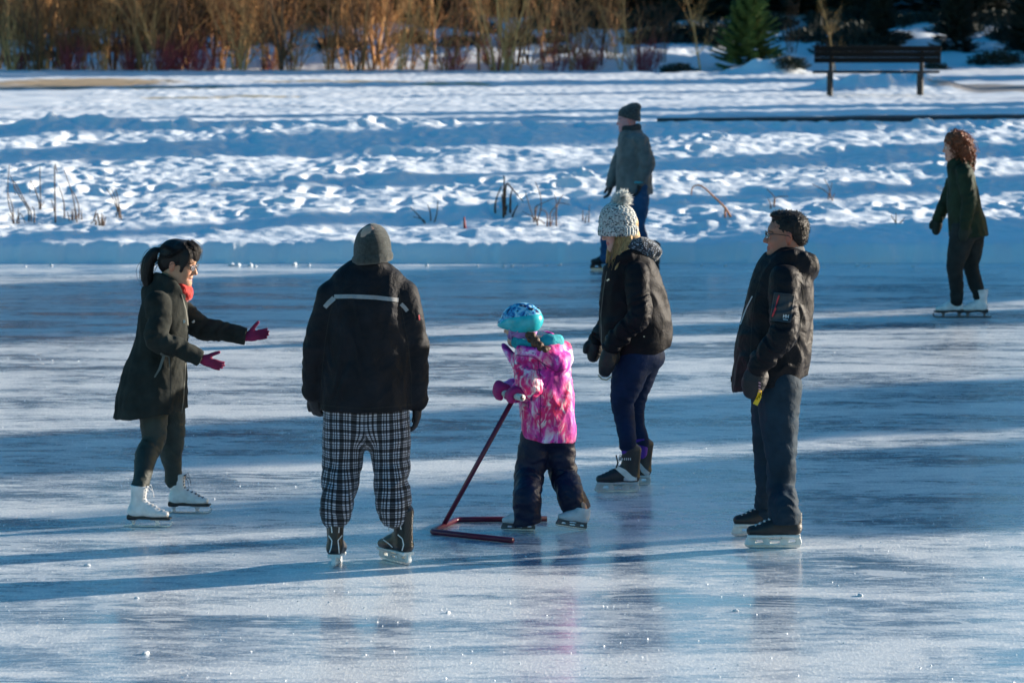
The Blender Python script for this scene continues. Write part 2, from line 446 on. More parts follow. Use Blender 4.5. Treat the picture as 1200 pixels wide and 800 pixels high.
# ---- snow ground: bank, field with path, hill (one height function)
PATH_Y0 = 53.6
FEET = []
_fr = np.random.default_rng(17)
for (x0, y0, x1, y1, n) in ((-7.5, 44.5, 3.5, 46.0, 26), (-3.2, 41.2, -1.2, 52.0, 18), (1.5, 42.2, 8.0, 43.8, 16), (3.4, 52.2, -.5, 42.0, 18), (-6.0, 50.5, -4.5, 42.5, 14), (5.2, 41.0, 6.6, 52.0, 18)):
    for i in range(n):
        t = i / n; wob = .16 if i % 2 else -.16
        FEET.append((x0 + (x1 - x0) * t + wob * .8 + _fr.normal(0, .07), y0 + (y1 - y0) * t + wob + _fr.normal(0, .09), _fr.uniform(.10, .16), _fr.uniform(.13, .22), _fr.uniform(.05, .10)))
def terrain(x, y):
    x, y = np.broadcast_arrays(np.asarray(x, float), np.asarray(y, float))
    e = y - EDGE_Y - .07 * pnoise(x * .9, y * 0, 3) - .05 * pnoise(x * 4, y * 0, 5) - .03 * pnoise(x * 11, y * 3, 6) - .02
    lip = (.20 + .035 * pnoise(x * 1.3, y * 2, 15) + .02 * pnoise(x * 6, y * 6, 16)) * np.clip(e / .13, 0, 1) ** .6
    s = np.clip((y - EDGE_Y) / (PATH_Y0 - EDGE_Y), 0, 1)
    z = lip + .84 * s ** .9
    inb = np.clip((y - EDGE_Y - .15) / 1.2, 0, 1); outb = np.clip((PATH_Y0 + .2 - y) / .7, 0, 1); w = inb * outb
    lump = .07 * fbm(x * .55, y * .5, 1, 3)
    tr = .06 * np.clip(pnoise(x * .16, y * .75, 9) + .1, 0, 1) + .02 * pnoise(x * .3, y * 1.6, 19)      # trodden ridges along the bank
    mid = .042 * fbm(x * 1.7, y * 1.2, 4, 4) * np.clip(.7 + 2.2 * pnoise(x * .22, y * .3, 51), .1, 1.6)
    q = pnoise(x * 3.4, y * 2.6, 11); pits = -.11 * np.clip(q - .18, 0, .4) / .4 * np.clip(.6 + 1.5 * pnoise(x * .35, y * .35, 2), 0, 1.3)
    ch = (.05 * np.clip(pnoise(x * 5.2, y * 3.6, 23) - .10, 0, 1) + .045 * np.clip(pnoise(x * 9.5, y * 7.0, 29) - .12, 0, 1) + .03 * np.clip(pnoise(x * 15, y * 12, 33) - .15, 0, 1)) * np.clip(.4 + 2.2 * pnoise(x * .3, y * .5, 31), 0, 1.5)
    ft = 0
    if x.size > 4:
        ft = np.zeros(x.shape)
        for (fx_, fy_, a_, b_, d_) in FEET:
            q_ = ((x - fx_) / a_) ** 2 + ((y - fy_) / b_) ** 2; ft += np.where(q_ < 9, d_ * (-np.exp(-q_ ** 1.6) + .42 * np.exp(-(np.sqrt(q_) - 1.35) ** 2 * 6)), 0)
    zz = w * (lump + tr + .62 * mid + .5 * pits + .55 * ch + .9 * ft)
    # ploughed ridge along the path
    rd = np.exp(-((y - (PATH_Y0 - .9)) / .55) ** 2); zz = zz + rd * (.07 + .09 * fbm(x * 2.0, y * 2.0, 8, 3) + .07 * np.clip(pnoise(x * 4.5, y * 4, 14), 0, 1))
    z = z + zz
    # flat field
    f = np.clip((y - PATH_Y0) / 1.0, 0, 1); z = z + f * (.005 * fbm(x * .5, y * .8, 6, 2) + .02 * pnoise(x * .1, y * .22, 61))
    # heap under and beside the bench, heap by the spruce
    bx, by = 11.0 - 4.0, 0
    B = on_z(1030, 103, 1.05); z = z + .26 * np.exp(-((x - B[0]) / 1.35) ** 4 - ((y - B[1] + .7) / .9) ** 2) * (1 + .8 * pnoise(x * 1.8, y * 1.2, 44) + .35 * pnoise(x * 5, y * 4, 45))
    z = z + .1 * np.exp(-((x - B[0] - 1.3) / .35) ** 2 - ((y - B[1] + .8) / .6) ** 2)
    Sx = on_z(895, 86, 1.05); z = z + .34 * np.exp(-((x - Sx[0]) / .75) ** 2 - ((y - Sx[1] + .3) / .6) ** 2) * (1 + .7 * pnoise(x * 2.2, y * 2, 47))
    # hill behind
    foot = 86.5 + np.clip(-x, 0, 12) * .35; hh = np.clip(y - foot, 0, None)
    hill = np.minimum(hh * .11 + np.clip(hh - 12.5, 0, None) * .40, 16 + 2 * pnoise(x * .03, y * .03, 70)) * np.clip((75 - np.abs(x)) / 25, 0, 1)
    z = z + hill * (1 + .06 * fbm(x * .12, y * .12, 71, 2)) + np.clip(hh, 0, 2) / 2 * (.14 * fbm(x * .5, y * .5, 72, 3) + .05 * fbm(x * 1.6, y * 1.6, 75, 2))
    # far shores of the rink, right, left and near
    sh = np.maximum(np.maximum(x - 24, -x - 50) / 3, (-30 - y) / 3); sh = np.clip(sh, 0, 1.6)
    z = np.where(y < EDGE_Y, -.3, z); z = np.where((sh > 0), np.maximum(z, -.3 + sh * .8), z)
    return z
xs = np.concatenate([[-400, -150, -90, -75, -60, -50, -40, -30, -24, -19], np.arange(-16, -8, .16), np.arange(-8, 8.4, .036), np.arange(8.4, 16, .16), [17, 19, 22, 24, 25, 26, 28, 32, 38, 45, 55, 65, 75, 90, 150, 400]])
def tgrid(ys):
    X, Y = np.meshgrid(xs, ys, indexing='xy'); Z = terrain(X, Y); V = np.stack([X, Y, Z], -1).reshape(-1, 3)
    nx, ny = len(xs), len(ys); a = (np.arange(ny - 1)[:, None] * nx + np.arange(nx - 1)[None]).ravel()
    return V, np.stack([a, a + 1, a + nx + 1, a + nx], -1)
def snow_mat(name, grass=False, grey=0.0):
    m, t, b = base_mat(name, (.82, .86, .9), .55, .35)
    v = coords(t); n = noise(t, v, 1.3, 4)
    c = ramp(t, n, [(.3, (.72, .79, .86)), (.65, (.86, .89, .92))])
    if grass:
        # compacted dirty lanes and patches of bare yellow grass and gravel, each at its own place
        ln = noise(t, coords(t, (.05, .9, 1)), 1.0, 4, .6); c = mixc(t, ramp(t, ln, [(.5, (0, 0, 0)), (.62, (.55, .55, .55))]), c, (.42, .47, .55))
        sx = nd(t, 'ShaderNodeSeparateXYZ'); t.links.new(v, sx.inputs[0]); nn = noise(t, coords(t, (.5, 1.6, 1)), 1.6, 5, .65)
        for (gx, gy, rx, ry, col) in GR:
            d = mathn(t, 'ADD', mathn(t, 'POWER', mathn(t, 'ABSOLUTE', mathn(t, 'DIVIDE', mathn(t, 'SUBTRACT', sx.outputs[0], gx), rx)), 2.0),
                      mathn(t, 'POWER', mathn(t, 'ABSOLUTE', mathn(t, 'DIVIDE', mathn(t, 'SUBTRACT', sx.outputs[1], gy), ry)), 2.0))
            mk = ramp(t, mathn(t, 'SUBTRACT', mathn(t, 'ADD', nn, .42), mathn(t, 'MULTIPLY', d, .5)), [(.5, (0, 0, 0)), (.66, (.85, .85, .85))])
            c = mixc(t, mk, c, col)
    t.links.new(c, b.inputs['Base Color'])
    p = bump(t, b, noise(t, v, 9, 5, .65), .12 if grass else .5, .03)
    p = bump(t, b, noise(t, v, 60, 3, .6), .3, .005, p)
    return m
gp = lambda px, py: on_z(px, py, 1.08)
GR = []
for (px, py, rx, ry, col) in ((90, 95, 2.4, 3.0, (.42, .26, .09)), (20, 101, 2.2, 1.3, (.2, .17, .12)), (205, 101, 1.6, .7, (.3, .22, .1)), (530, 96.5, 1.1, 1.1, (.5, .36, .16)), (215, 112, 1.0, .6, (.4, .33, .2)),
                            (300, 110, 1.0, .5, (.45, .36, .2)), (1170, 101, 2.0, 2.6, (.16, .13, .11)), (400, 94, 2.5, .6, (.4, .3, .15))):
    g = gp(px, py); GR.append((g[0], g[1], rx, ry * 1.35, col))
SNOW = snow_mat('snow'); SNOWG = snow_mat('trodden_snow', True)
eyb = np.concatenate([EDGE_Y + np.array([-.06, -.02, 0, .015, .03, .045, .06, .08, .1, .13]), np.arange(EDGE_Y + .17, PATH_Y0 + .3, .042)])
V, F = tgrid(eyb); tag(link_mesh('snow_bank', V, F, SNOW), 'trodden snow bank rising from the ice edge', kind='structure')
yf = np.concatenate([[eyb[-1]], np.arange(PATH_Y0 + .4, 62, .09), np.arange(62, 86, .2)])
V, F = tgrid(yf); tag(link_mesh('snowy_field', V, F, SNOWG), 'flat snowy path and field behind the bank', kind='structure')
yh = np.concatenate([[yf[-1]], np.arange(86.1, 100, .25), np.arange(100, 150, 1.2), [160, 200, 400, 2500]])
V, F = tgrid(yh); tag(link_mesh('hill', V, F, SNOW), 'snowy hillside behind the field', kind='structure')
yn = np.array([-2500, -400, -60, -45, -36, -33, -31, -30, -20, 0, 20, EDGE_Y - 1.0, EDGE_Y - .3, eyb[0]])
V, F = tgrid(yn); V[:, 2] -= 0.0; tag(link_mesh('ground', V, F, SNOW), 'snow covered ground round the rink', kind='structure')
def hit_ground(px, py):
    d = ray(px, py); d = d / np.linalg.norm(d); t = np.arange(36, 130, .03); P = np.array([0, 0, CAM_H]) + d * t[:, None]
    z = terrain(P[:, 0], P[:, 1]); i = np.nonzero((P[:, 2] < z) & (P[:, 1] > EDGE_Y - .3))[0]
    if len(i) == 0: return P[-1]
    q = P[i[0]]; return np.array([q[0], q[1], terrain(q[0], q[1])])

# shade of the kerb along the path, put in as a low dark strip
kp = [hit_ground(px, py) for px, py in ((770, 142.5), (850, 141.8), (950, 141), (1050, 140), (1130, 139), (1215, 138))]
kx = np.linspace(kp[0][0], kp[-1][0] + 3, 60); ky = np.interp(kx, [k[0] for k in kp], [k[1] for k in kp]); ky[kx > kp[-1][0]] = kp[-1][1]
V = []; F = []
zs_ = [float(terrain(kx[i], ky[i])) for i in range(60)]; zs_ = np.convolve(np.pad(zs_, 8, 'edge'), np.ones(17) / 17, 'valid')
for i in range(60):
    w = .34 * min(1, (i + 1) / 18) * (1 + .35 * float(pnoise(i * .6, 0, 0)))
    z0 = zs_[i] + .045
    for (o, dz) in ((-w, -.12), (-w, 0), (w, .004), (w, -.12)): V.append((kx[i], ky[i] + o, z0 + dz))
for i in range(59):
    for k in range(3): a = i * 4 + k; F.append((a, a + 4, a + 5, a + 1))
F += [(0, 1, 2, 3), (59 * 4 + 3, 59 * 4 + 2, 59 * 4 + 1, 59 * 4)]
tag(link_mesh('kerb_shade', V, F, plain('kerb_shade_dark', (.05, .055, .065), .8), smooth=False), 'dark strip standing for the shade of the kerb along the path above the bank', kind='structure')

# ---- bare saplings, willows and dogwoods
def branch(mb, p, d, L, r, depth, rnd, kink=.18, seg=5, up=.15, spread=.6):
    n = max(3, int(L / .22)); pts = [np.array(p, float)]; d = nrm(d); rs = [r]
    for i in range(n):
        d = nrm(d + rnd.normal(0, kink, 3) * .5 + np.array([0, 0, up * .3])); pts.append(pts[-1] + d * L / n); rs.append(r * (1 - .62 * (i + 1) / n))
    mb.tube(pts, rs, seg, cap=False)
    if depth > 0:
        k = rnd.integers(3, 6) if depth > 1 else rnd.integers(3, 7)
        for j in range(k):
            i = int(rnd.integers(max(1, n // 5), n + 1)); q = pts[i]; dd = nrm(pts[i] - pts[i - 1]); a = rnd.normal(0, 1, 3)
            a = nrm(a - dd * a.dot(dd)); branch(mb, q, dd + a * spread * rnd.uniform(.6, 1.3), L * rnd.uniform(.32, .6), rs[i] * rnd.uniform(.5, .75), depth - 1, rnd, kink * 1.2, 4 if depth > 1 else 3, up, spread)
def sapling_mesh(name, seed, kind):
    rnd = np.random.default_rng(seed); mt = MB(); mb2 = MB()
    if kind == 'tree':        # single or forked pale trunk, limbs start low
        for s in range(int(rnd.integers(1, 3))):
            base = np.array([rnd.uniform(-.08, .08), rnd.uniform(-.08, .08), -.1]); d = np.array([rnd.normal(0, .10), rnd.normal(0, .1), 1]); n = 14; H = rnd.uniform(3.2, 4.6); r0 = rnd.uniform(.024, .042)
            pts = [base]; 
            for i in range(n): d = nrm(d + rnd.normal(0, .06, 3)); pts.append(pts[-1] + d * H / n)
            rs = np.linspace(r0, r0 * .3, n + 1); mt.tube(pts, rs, 7)
            for j in range(20):
                i = int(rnd.integers(1, n)); a = rnd.uniform(0, 6.28); dd = np.array([math.cos(a), math.sin(a), rnd.uniform(.5, 1.4)])
                branch(mb2, pts[i], dd, rnd.uniform(.5, 1.3), rs[i] * .45, 2, rnd)
    elif kind == 'shrub':     # many stems from one foot
        for s in range(int(rnd.integers(6, 10))):
            a = rnd.uniform(0, 6.28); lean = rnd.uniform(.05, .5); base = np.array([math.cos(a) * .18 * rnd.uniform(0, 1), math.sin(a) * .18 * rnd.uniform(0, 1), -.1])
            branch(mt if s < 5 else mb2, base, (math.cos(a) * lean, math.sin(a) * lean, 1), rnd.uniform(1.5, 2.8), rnd.uniform(.009, .022), 1 + s % 2, rnd, .2)
    else:                     # low twiggy dogwood
        for s in range(26):
            a = rnd.uniform(0, 6.28); lean = rnd.uniform(.05, .7); base = np.array([math.cos(a) * .3 * rnd.uniform(0, 1), math.sin(a) * .3 * rnd.uniform(0, 1), -.05])
            branch(mt if s < 8 else mb2, base, (math.cos(a) * lean, math.sin(a) * lean, 1), rnd.uniform(.5, 1.05), rnd.uniform(.007, .012), 1, rnd, .2, 4)
    return mt, mb2
bark_g = cloth('golden_bark', (.72, .40, .15), .8, .35); bark_b = cloth('brown_bark', (.17, .085, .045), .85, .35); bark_r = cloth('red_bark', (.36, .06, .07), .7, .3)
bark_t = cloth('tan_bark', (.46, .24, .10), .85, .35); bark_d = cloth('dark_bark', (.035, .03, .028), .9, .3)
def copy_tree(o, parent=None):
    c = o.copy(); COL.objects.link(c); c.parent = parent
    for ch in [x for x in o.children]: copy_tree(ch, c)
    return c
protos = {}
def plant(kind, seed, mat, x, y, s, rz, label, cat, group, name):
    key = (kind, seed, mat.name)
    z = float(terrain(x, y)) - .02
    if key not in protos:
        root = bpy.data.objects.new(name, None); COL.objects.link(root); a, b2 = sapling_mesh(name, seed, kind)
        a.build('trunk' if kind == 'tree' else 'stems', mat, root, True); b2.build('twigs', mat, root, True); protos[key] = root; o = root
    else: o = copy_tree(protos[key])
    o.name = name; o.location = (x, y, z); o.scale = (s, s, s); o.rotation_euler = (0, 0, rz)
    return tag(o, label, cat, group)
rr = random.Random(5)
def Xat(px, Y): return (px - 600) / FPX * Y
# dense thicket on the left; paler, thinner toward the middle
for i in range(64):
    px = rr.uniform(-20, 470); Y = rr.uniform(86.0, 87.9) if i > 8 else rr.uniform(88, 90.5)
    kind = 'tree' if rr.random() < .5 else 'shrub'; sd = rr.randint(0, 3)
    mt = rr.choice([bark_b, bark_b, bark_t, bark_t, bark_g])
    nmk = {'tree': ('bare_sapling', 'sapling'), 'shrub': ('willow_shrub', 'shrub')}[kind]
    colr = {'brown_bark': 'dark brown', 'tan_bark': 'tan', 'golden_bark': 'golden'}[mt.name]
    lab = f'{colr} bare {nmk[1]} in the dense thicket behind the field, left half of the photo'
    plant(kind, sd, mt, Xat(px, Y), Y, rr.uniform(.75, 1.3), rr.uniform(0, 6.28), lab, nmk[1], f'{colr} bare {nmk[1]}s of the left thicket', nmk[0])
for i, (px, Y, kind, mt, s) in enumerate([(586, 86.2, 'shrub', bark_g, 1.25), (600, 86.4, 'shrub', bark_g, 1.0), (560, 86.8, 'tree', bark_t, 1.0), (630, 86.4, 'shrub', bark_g, .75), (672, 86.3, 'tree', bark_t, .8), (690, 86.3, 'shrub', bark_t, .7), (520, 86.5, 'shrub', bark_t, 1.1), (497, 86.7, 'tree', bark_g, .9),
                                      (480, 87, 'shrub', bark_t, 1.0), (738, 86.2, 'shrub', bark_g, .55), (728, 86.2, 'tree', bark_g, .5), (705, 87.5, 'tree', bark_b, .8), (655, 87.2, 'shrub', bark_b, .8), (610, 87.5, 'tree', bark_b, 1.1), (540, 87.8, 'shrub', bark_b, 1.0), (575, 87.6, 'shrub', bark_t, 1.1), (620, 87.9, 'shrub', bark_b, 1.0), (645, 88.2, 'shrub', bark_t, .9), (682, 88, 'shrub', bark_b, .9), (715, 88.4, 'shrub', bark_t, .8), (752, 88.2, 'shrub', bark_b, .7), (510, 88, 'tree', bark_t, 1.1), (592, 86.1, 'tree', bark_g, 1.0)]):
    nmk = {'tree': ('bare_sapling', 'sapling'), 'shrub': ('willow_shrub', 'shrub')}[kind]
    colr = {'brown_bark': 'dark brown', 'tan_bark': 'tan', 'golden_bark': 'sunlit golden'}[mt.name]
    plant(kind, i % 4, mt, Xat(px, Y), Y, s, i * 1.3, f'{colr} bare {nmk[1]} in the open middle of the treeline, against blue snow', nmk[1], f'{colr} bare {nmk[1]}s in the middle', nmk[0])
for i in range(24):
    px = rr.uniform(150, 350) if i < 9 else rr.uniform(520, 760) if i < 21 else rr.uniform(20, 150); Y = rr.uniform(86.0, 86.8)
    where = 'left' if px < 400 else 'middle'
    plant('dogwood', rr.randint(0, 2), bark_r, Xat(px, Y), Y, rr.uniform(.6, 1.0), rr.uniform(0, 6.28), f'low reddish dogwood shrub at the foot of the treeline, {where} of the photo', 'shrub', f'red dogwood shrubs {where}', 'dogwood_shrub')
for (px, py, s, lab) in ((818, 84, .62, 'small golden bare sapling just left of the dark spruce'), (976, 82, .5, 'thin pale sapling showing above the back of the bench')):
    g = gp(px, 87.5); plant('tree', 1, bark_g, Xat(px, 86.0), 86.0, s, .5, lab, 'sapling', None, 'bare_sapling')
for i in range(4):     # fine bare shrub beside the spruce, in shade
    px = (775, 925, 1190, 1130)[i]; plant('shrub', i % 3, bark_b, Xat(px, 88 + i), 88 + i, .6, i, ('thin brown shrub left of the small golden sapling', 'thin brown shrub between spruce and bench', 'thin brown shrub at the right edge of the treeline', 'thin brown shrub above the right end of the bench')[i], 'shrub', None, 'willow_shrub')

# ---- spruces
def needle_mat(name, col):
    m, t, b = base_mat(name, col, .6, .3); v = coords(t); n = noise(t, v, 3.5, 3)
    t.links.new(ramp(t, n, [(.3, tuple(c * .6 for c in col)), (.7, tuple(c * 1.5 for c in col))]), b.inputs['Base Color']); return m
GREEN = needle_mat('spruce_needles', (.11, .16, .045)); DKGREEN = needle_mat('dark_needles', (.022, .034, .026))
def spruce_mesh(H, R, seed, whorl=.11, dens=1.0, sz=1.0, low=.04, power=.85):
    rnd = np.random.default_rng(seed); V = []; F = []; bm = MB(); z = low * H
    while z < H * .985:
        f = (z / H); Lm = R * (1 - f) ** power + .03 * H * .3; nb = max(4, int(rnd.integers(7, 11) * dens)); a0 = rnd.uniform(0, 6.28)
        for j in range(nb):
            a = a0 + 6.283 * j / nb + rnd.normal(0, .12); L = Lm * rnd.uniform(.72, 1.12); droop = -.28 + .9 * f + rnd.normal(0, .06)
            dr = np.array([math.cos(a), math.sin(a), 0]); ns = max(4, int(L / (.05 * sz))); pts = []
            for i in range(ns + 1):
                u = i / ns; pts.append(np.array([0, 0, z]) + dr * L * u + np.array([0, 0, L * (droop * u + .22 * u * u)]))
            if j % 2 == 0: bm.tube(pts[::max(1, ns // 3)], np.linspace(.012 * sz, .003 * sz, len(pts[::max(1, ns // 3)])), 3, cap=False)
            sd = np.array([-dr[1], dr[0], 0])
            for i in range(1, ns + 1):
                u = i / ns; w = (.10 * sz + .20 * L * (1 - u)) * rnd.uniform(.7, 1.2) * (1 if u > .2 else .5)
                for sg in (-1, 1):
                    p = pts[i]; q = p + sd * sg * w + dr * w * .55 + np.array([0, 0, rnd.uniform(-.35, .1) * w])
                    t = .028 * sz; n0 = len(V)
                    V += [p - dr * t, p + dr * t * .6 + np.array([0, 0, t * .8]), q, p - np.array([0, 0, t * 1.2])]; F += [(n0, n0 + 1, n0 + 2), (n0, n0 + 2, n0 + 3)]
            # tip
        z += whorl * H * (1 - .55 * f) * rnd.uniform(.75, 1.2) * .5
    return V, F, bm
def make_spruce(H, R, seed, mat, **kw):
    root = bpy.data.objects.new('spruce_tree', None); COL.objects.link(root)
    V, F, bm = spruce_mesh(H, R, seed, **kw); mb = MB(); mb.tube([(0, 0, -.2), (0, 0, H * .5), (0, 0, H)], [R * .045 + .02, R * .03 + .01, .006], 8); mb.build('trunk', bark_d, root, True)
    cr = link_mesh('crown', np.array(V), F, mat, root, smooth=False); bm.build('branches', bark_d, root)
    return root
Yp = 86.6; sp = make_spruce(1.92, 1.06, 11, GREEN, whorl=.10, sz=.9, power=.75, low=.10); sp.location = (Xat(877, Yp), Yp, float(terrain(Xat(877, Yp), Yp)) - .1)
tag(sp, 'small green spruce between the golden sapling and the bench', 'spruce')
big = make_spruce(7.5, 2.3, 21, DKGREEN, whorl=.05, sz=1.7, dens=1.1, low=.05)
first = True
HC = [(712, 98, .75), (745, 99, .9), (778, 97.5, .6), (812, 99, .8), (842, 100, .8), (935, 98.5, .9), (1030, 91, .26), (1118, 90, .30), (1203, 89.4, .34), (1235, 88.8, .5), (680, 98, .9), (640, 101, 1.0), (885, 100, 1.0), (975, 101, 1.1), (1060, 102, 1.2), (1120, 103, 1.2), (1180, 101, 1.1)]
for k in range(20):  # unseen conifers beyond the right edge, added to shade the hillside
    x_ = 15.6 + 1.25 * k; Y_ = 88.4 + .424 * (x_ - 13) + (k * 37 % 10) * .35; 
    if abs(Y_ - 86.6 - .424 * (x_ - 5.7)) > 1.5: HC.append((600 + x_ / Y_ * FPX, Y_, .85 + .1 * (k % 5)))
for k in range(26):
    if k < 13 or k % 3 == 0: HC.append((610 + 25 * k + (k * 13 % 9), 97.5 + (k * 29 % 7), .62 + .09 * (k * 7 % 6)))
LB = HC + [(rr.uniform(-30, 640), rr.uniform(97, 104), rr.uniform(.7, 1.2)) for _ in range(26)]
for _ in range(12): LB.append((rr.uniform(-150, 1350), rr.uniform(104, 128), rr.uniform(.9, 1.6)))
for i, (px, Y, s) in enumerate(LB):
    o = big if first else copy_tree(big); first = False
    x = Xat(px, Y); o.location = (x, Y, float(terrain(x, Y)) - .2 * s); o.scale = (s, s, s); o.rotation_euler = (0, 0, i * 2.1)
    back = Y > 103.5; r = px > 640
    tag(o, 'dark conifer high on the shaded hillside behind the others' if back else 'dark conifer low on the shaded hillside at right, those out of view added for shade' if r else 'dark conifer in the shade behind the left thicket', 'conifer', 'dark conifers high on the hill' if back else 'dark conifers on the right' if r else 'dark conifers behind the left thicket')
# low dark juniper bushes on the open snow slope
def bush_mesh(seed):
    rnd = np.random.default_rng(seed); V = []; F = []
    for i in range(1500):
        d = nrm(rnd.normal(0, 1, 3)); d[2] = abs(d[2]); lob = 1 + .3 * float(pnoise(d[0] * 2.3 + seed, d[1] * 2.3, d[2] * 2.3)); r = rnd.uniform(.45, 1) * lob; p = d * r * np.array([1, .8, .62])
        q = p + nrm(d + rnd.normal(0, .6, 3)) * .16; t = nrm(np.cross(d, rnd.normal(0, 1, 3))) * .035; n0 = len(V); V += [p - t, p + t, q]; F.append((n0, n0 + 1, n0 + 2))
    return V, F
bproto = [None] * 3
for i, (px, py, s, l) in enumerate(((1168, 66, .55, 'round dark juniper bush on the snow slope, right of the bench'), (1135, 30, .5, 'dark juniper bush high on the snow slope right of the bench'), (965, 30, .5, 'dark juniper bush on the slope above the left end of the bench'), (1055, 38, .4, 'dark juniper bush on the slope above the right end of the bench'),
                                 (795, 76, .4, 'dark juniper bush left of the small golden sapling'), (925, 70, .45, 'dark juniper bush just right of the small spruce'), (760, 40, .6, 'dark juniper bush on the slope between the central saplings and the spruce'), (1095, 72, .3, 'smallest dark juniper bush, beside the right end of the bench back'), (655, 55, .4, 'dark juniper bush behind the sunlit central saplings'), (540, 45, .5, 'dark juniper bush on the open blue snow left of the central saplings'))):
    g = hit_ground(px, py + 8)
    k = i % 3
    if bproto[k] is None:
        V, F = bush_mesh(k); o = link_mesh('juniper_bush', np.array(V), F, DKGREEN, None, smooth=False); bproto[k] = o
    else: o = bproto[k].copy(); COL.objects.link(o)
    o.location = g - np.array([0, 0, .05]); o.scale = (s * 1.3, s, s); o.rotation_euler = (0, 0, i * 1.7); tag(o, l, 'bush')

for i in range(84):
    left = i < 30
    px = rr.uniform(0, 500) if left else rr.uniform(520, 1200) ; Y = rr.uniform(91, 97) if left else 89.6 + 8.5 * rr.random() ** .6
    if not left and px < 1000 and Y < 91: Y += 2
    o = bproto[i % 3].copy(); COL.objects.link(o); x = Xat(px, Y); s_ = rr.uniform(.45, .95) if px > 640 else rr.uniform(.35, .7)
    o.location = (x, Y, float(terrain(x, Y)) - .1); o.scale = (s_ * rr.uniform(.9, 1.7), s_, s_ * rr.uniform(.8, 1.25)); o.rotation_euler = (0, 0, i * 1.7)
    tag(o, 'dark clump of brush in shade behind the left thicket' if left else 'dark ragged clump of brush on the blue shaded slope', 'brush', 'dark brush clumps left' if left else 'dark brush clumps on the slope')

# trees on the right shore: their shadows and the gaps between them stripe the ice
CT_ = math.cos(SUN_AZ); ST_ = math.sin(SUN_AZ)
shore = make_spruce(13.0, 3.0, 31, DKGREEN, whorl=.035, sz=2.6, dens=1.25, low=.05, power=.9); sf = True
#          u (across the sun's direction), distance along it, size
SHADE = [(22.6, 33, .60, 1.0), (23.4, 36, .58, .95), (28.9, 36, .36, 1.5), (32.0, 34, .9, .85), (33.2, 38, .95, .85), (35.4, 35, .5, 1.0)]
SHADE += [(39.3, 44, .5, .9), (42.9, 42, .40, 1.3), (47.4, 44, .60, 1.25), (50.6, 46, .62, 1.0), (53.4, 44, .5, .8), (62, 50, .4, .9), (69, 50, .62, 1.5), (10.5, 34, .8, 1)]
for i, (u, L, sz, wd) in enumerate(SHADE):
    o = shore if sf else copy_tree(shore); sf = False
    x = -u * ST_ + L * CT_; y = u * CT_ + L * ST_; o.location = (x, y, float(terrain(x, y)) - .1); o.scale = (sz * wd * 1.05, sz * wd * 1.05, sz * 1.14); o.rotation_euler = (0, 0, i * 1.1)
    tag(o, 'dark spruce on the far right shore, outside the photo', 'spruce', 'spruces on the right shore')

rt0 = None
for i, (u, L, top, rad) in enumerate(((18.35, 34, 6.45, 1.05), (19.75, 35.5, 6.95, 1.35))):
    x = -u * ST_ + L * CT_; y = u * CT_ + L * ST_; gz = float(terrain(x, y))
    if rt0 is None:
        rt0 = bpy.data.objects.new('round_tree', None); COL.objects.link(rt0); V = []; F = []
        for sd in range(3):
            v, f = bush_mesh(sd + 5); n0 = len(V); V += [q * np.array([1, 1.2, 1.1]) * (1.0, .92, .8)[sd] for q in v]; F += [tuple(a + n0 for a in t_) for t_ in f]; n0 = len(V); V += [q * np.array([1, 1.2, -.9]) * (1.0, .92, .8)[sd] for q in v]; F += [tuple(a + n0 for a in t_) for t_ in f]
        V = np.array(V) * np.array([1, 1, 2.4]) + np.array([0, 0, 4.1]); link_mesh('crown', V, F, DKGREEN, rt0, smooth=False)
        mb = MB(); mb.tube([(0, 0, -.3), (.05, 0, 2), (0, .05, 4.5)], [.16, .12, .06], 8); mb.build('trunk', bark_d, rt0, True); o = rt0
    else: o = copy_tree(rt0)
    o.location = (x, y, gz - .05); o.scale = (rad * .95, rad * .95, (top - gz) / 6.1); o.rotation_euler = (0, 0, i * 2.0)
    tag(o, 'round-crowned evergreen on the right shore, outside the photo', 'tree', 'round trees on the right shore')

# ---- dead reeds and twigs standing in the snow bank (photo points)
reed_m = cloth('dead_reed', (.10, .06, .04), .8, .4); twig_m = cloth('dead_twig', (.13, .075, .055), .8, .4); stick_m = cloth('orange_stick', (.42, .17, .07), .8, .3)
def reeds(name, base_px, lines, label, cat, mat, group=None, r=.008):
    g = hit_ground(*base_px); mb = MB(); Y0 = g[1]
    for k, ln in enumerate(lines):
        dd = rr.uniform(-.12, .12); pts = [at(px, py, Y0 + dd * (1 - j * .3)) for j, (px, py) in enumerate(ln)]
        p0 = pts[0].copy(); z = float(terrain(p0[0], p0[1])); 
        if p0[2] > z - .02: pts = [np.array([p0[0], p0[1], z - .03])] + (pts if p0[2] > z + .01 else pts[1:])
        P = catmull(np.array(pts), 3) if len(pts) > 2 else np.array(pts)
        mb.tube(P, np.linspace(r * 1.25, r * .45, len(P)), 5)
    o = mb.build(name, mat, None, True)
    off = Vector(g); o.data.transform(Matrix.Translation(-off)); o.location = off
    return tag(o, label, cat, group)
reeds('dead_reeds', (20, 262), [[(16, 258), (9, 232), (11, 193)], [(33, 246), (20, 225), (12, 205)], [(36, 248), (26, 230), (16, 212), (18, 228)], [(15, 244), (9, 226)], [(20, 258), (24, 250), (30, 262)], [(40, 246), (37, 243)], [(17, 260), (10, 250)], [(22, 256), (21, 244)]], 'leftmost clump of dead reeds, one tall stalk bent over', 'reeds', reed_m)
reeds('dead_reeds', (47, 245), [[(48, 244), (47, 215), (47, 194)], [(46, 238), (41, 222), (36, 212), (35, 226)], [(63, 244), (60, 234)], [(47, 244), (52, 236)]], 'tall upright dead reed stalk beside a folded one, second clump from the left', 'reeds', reed_m)
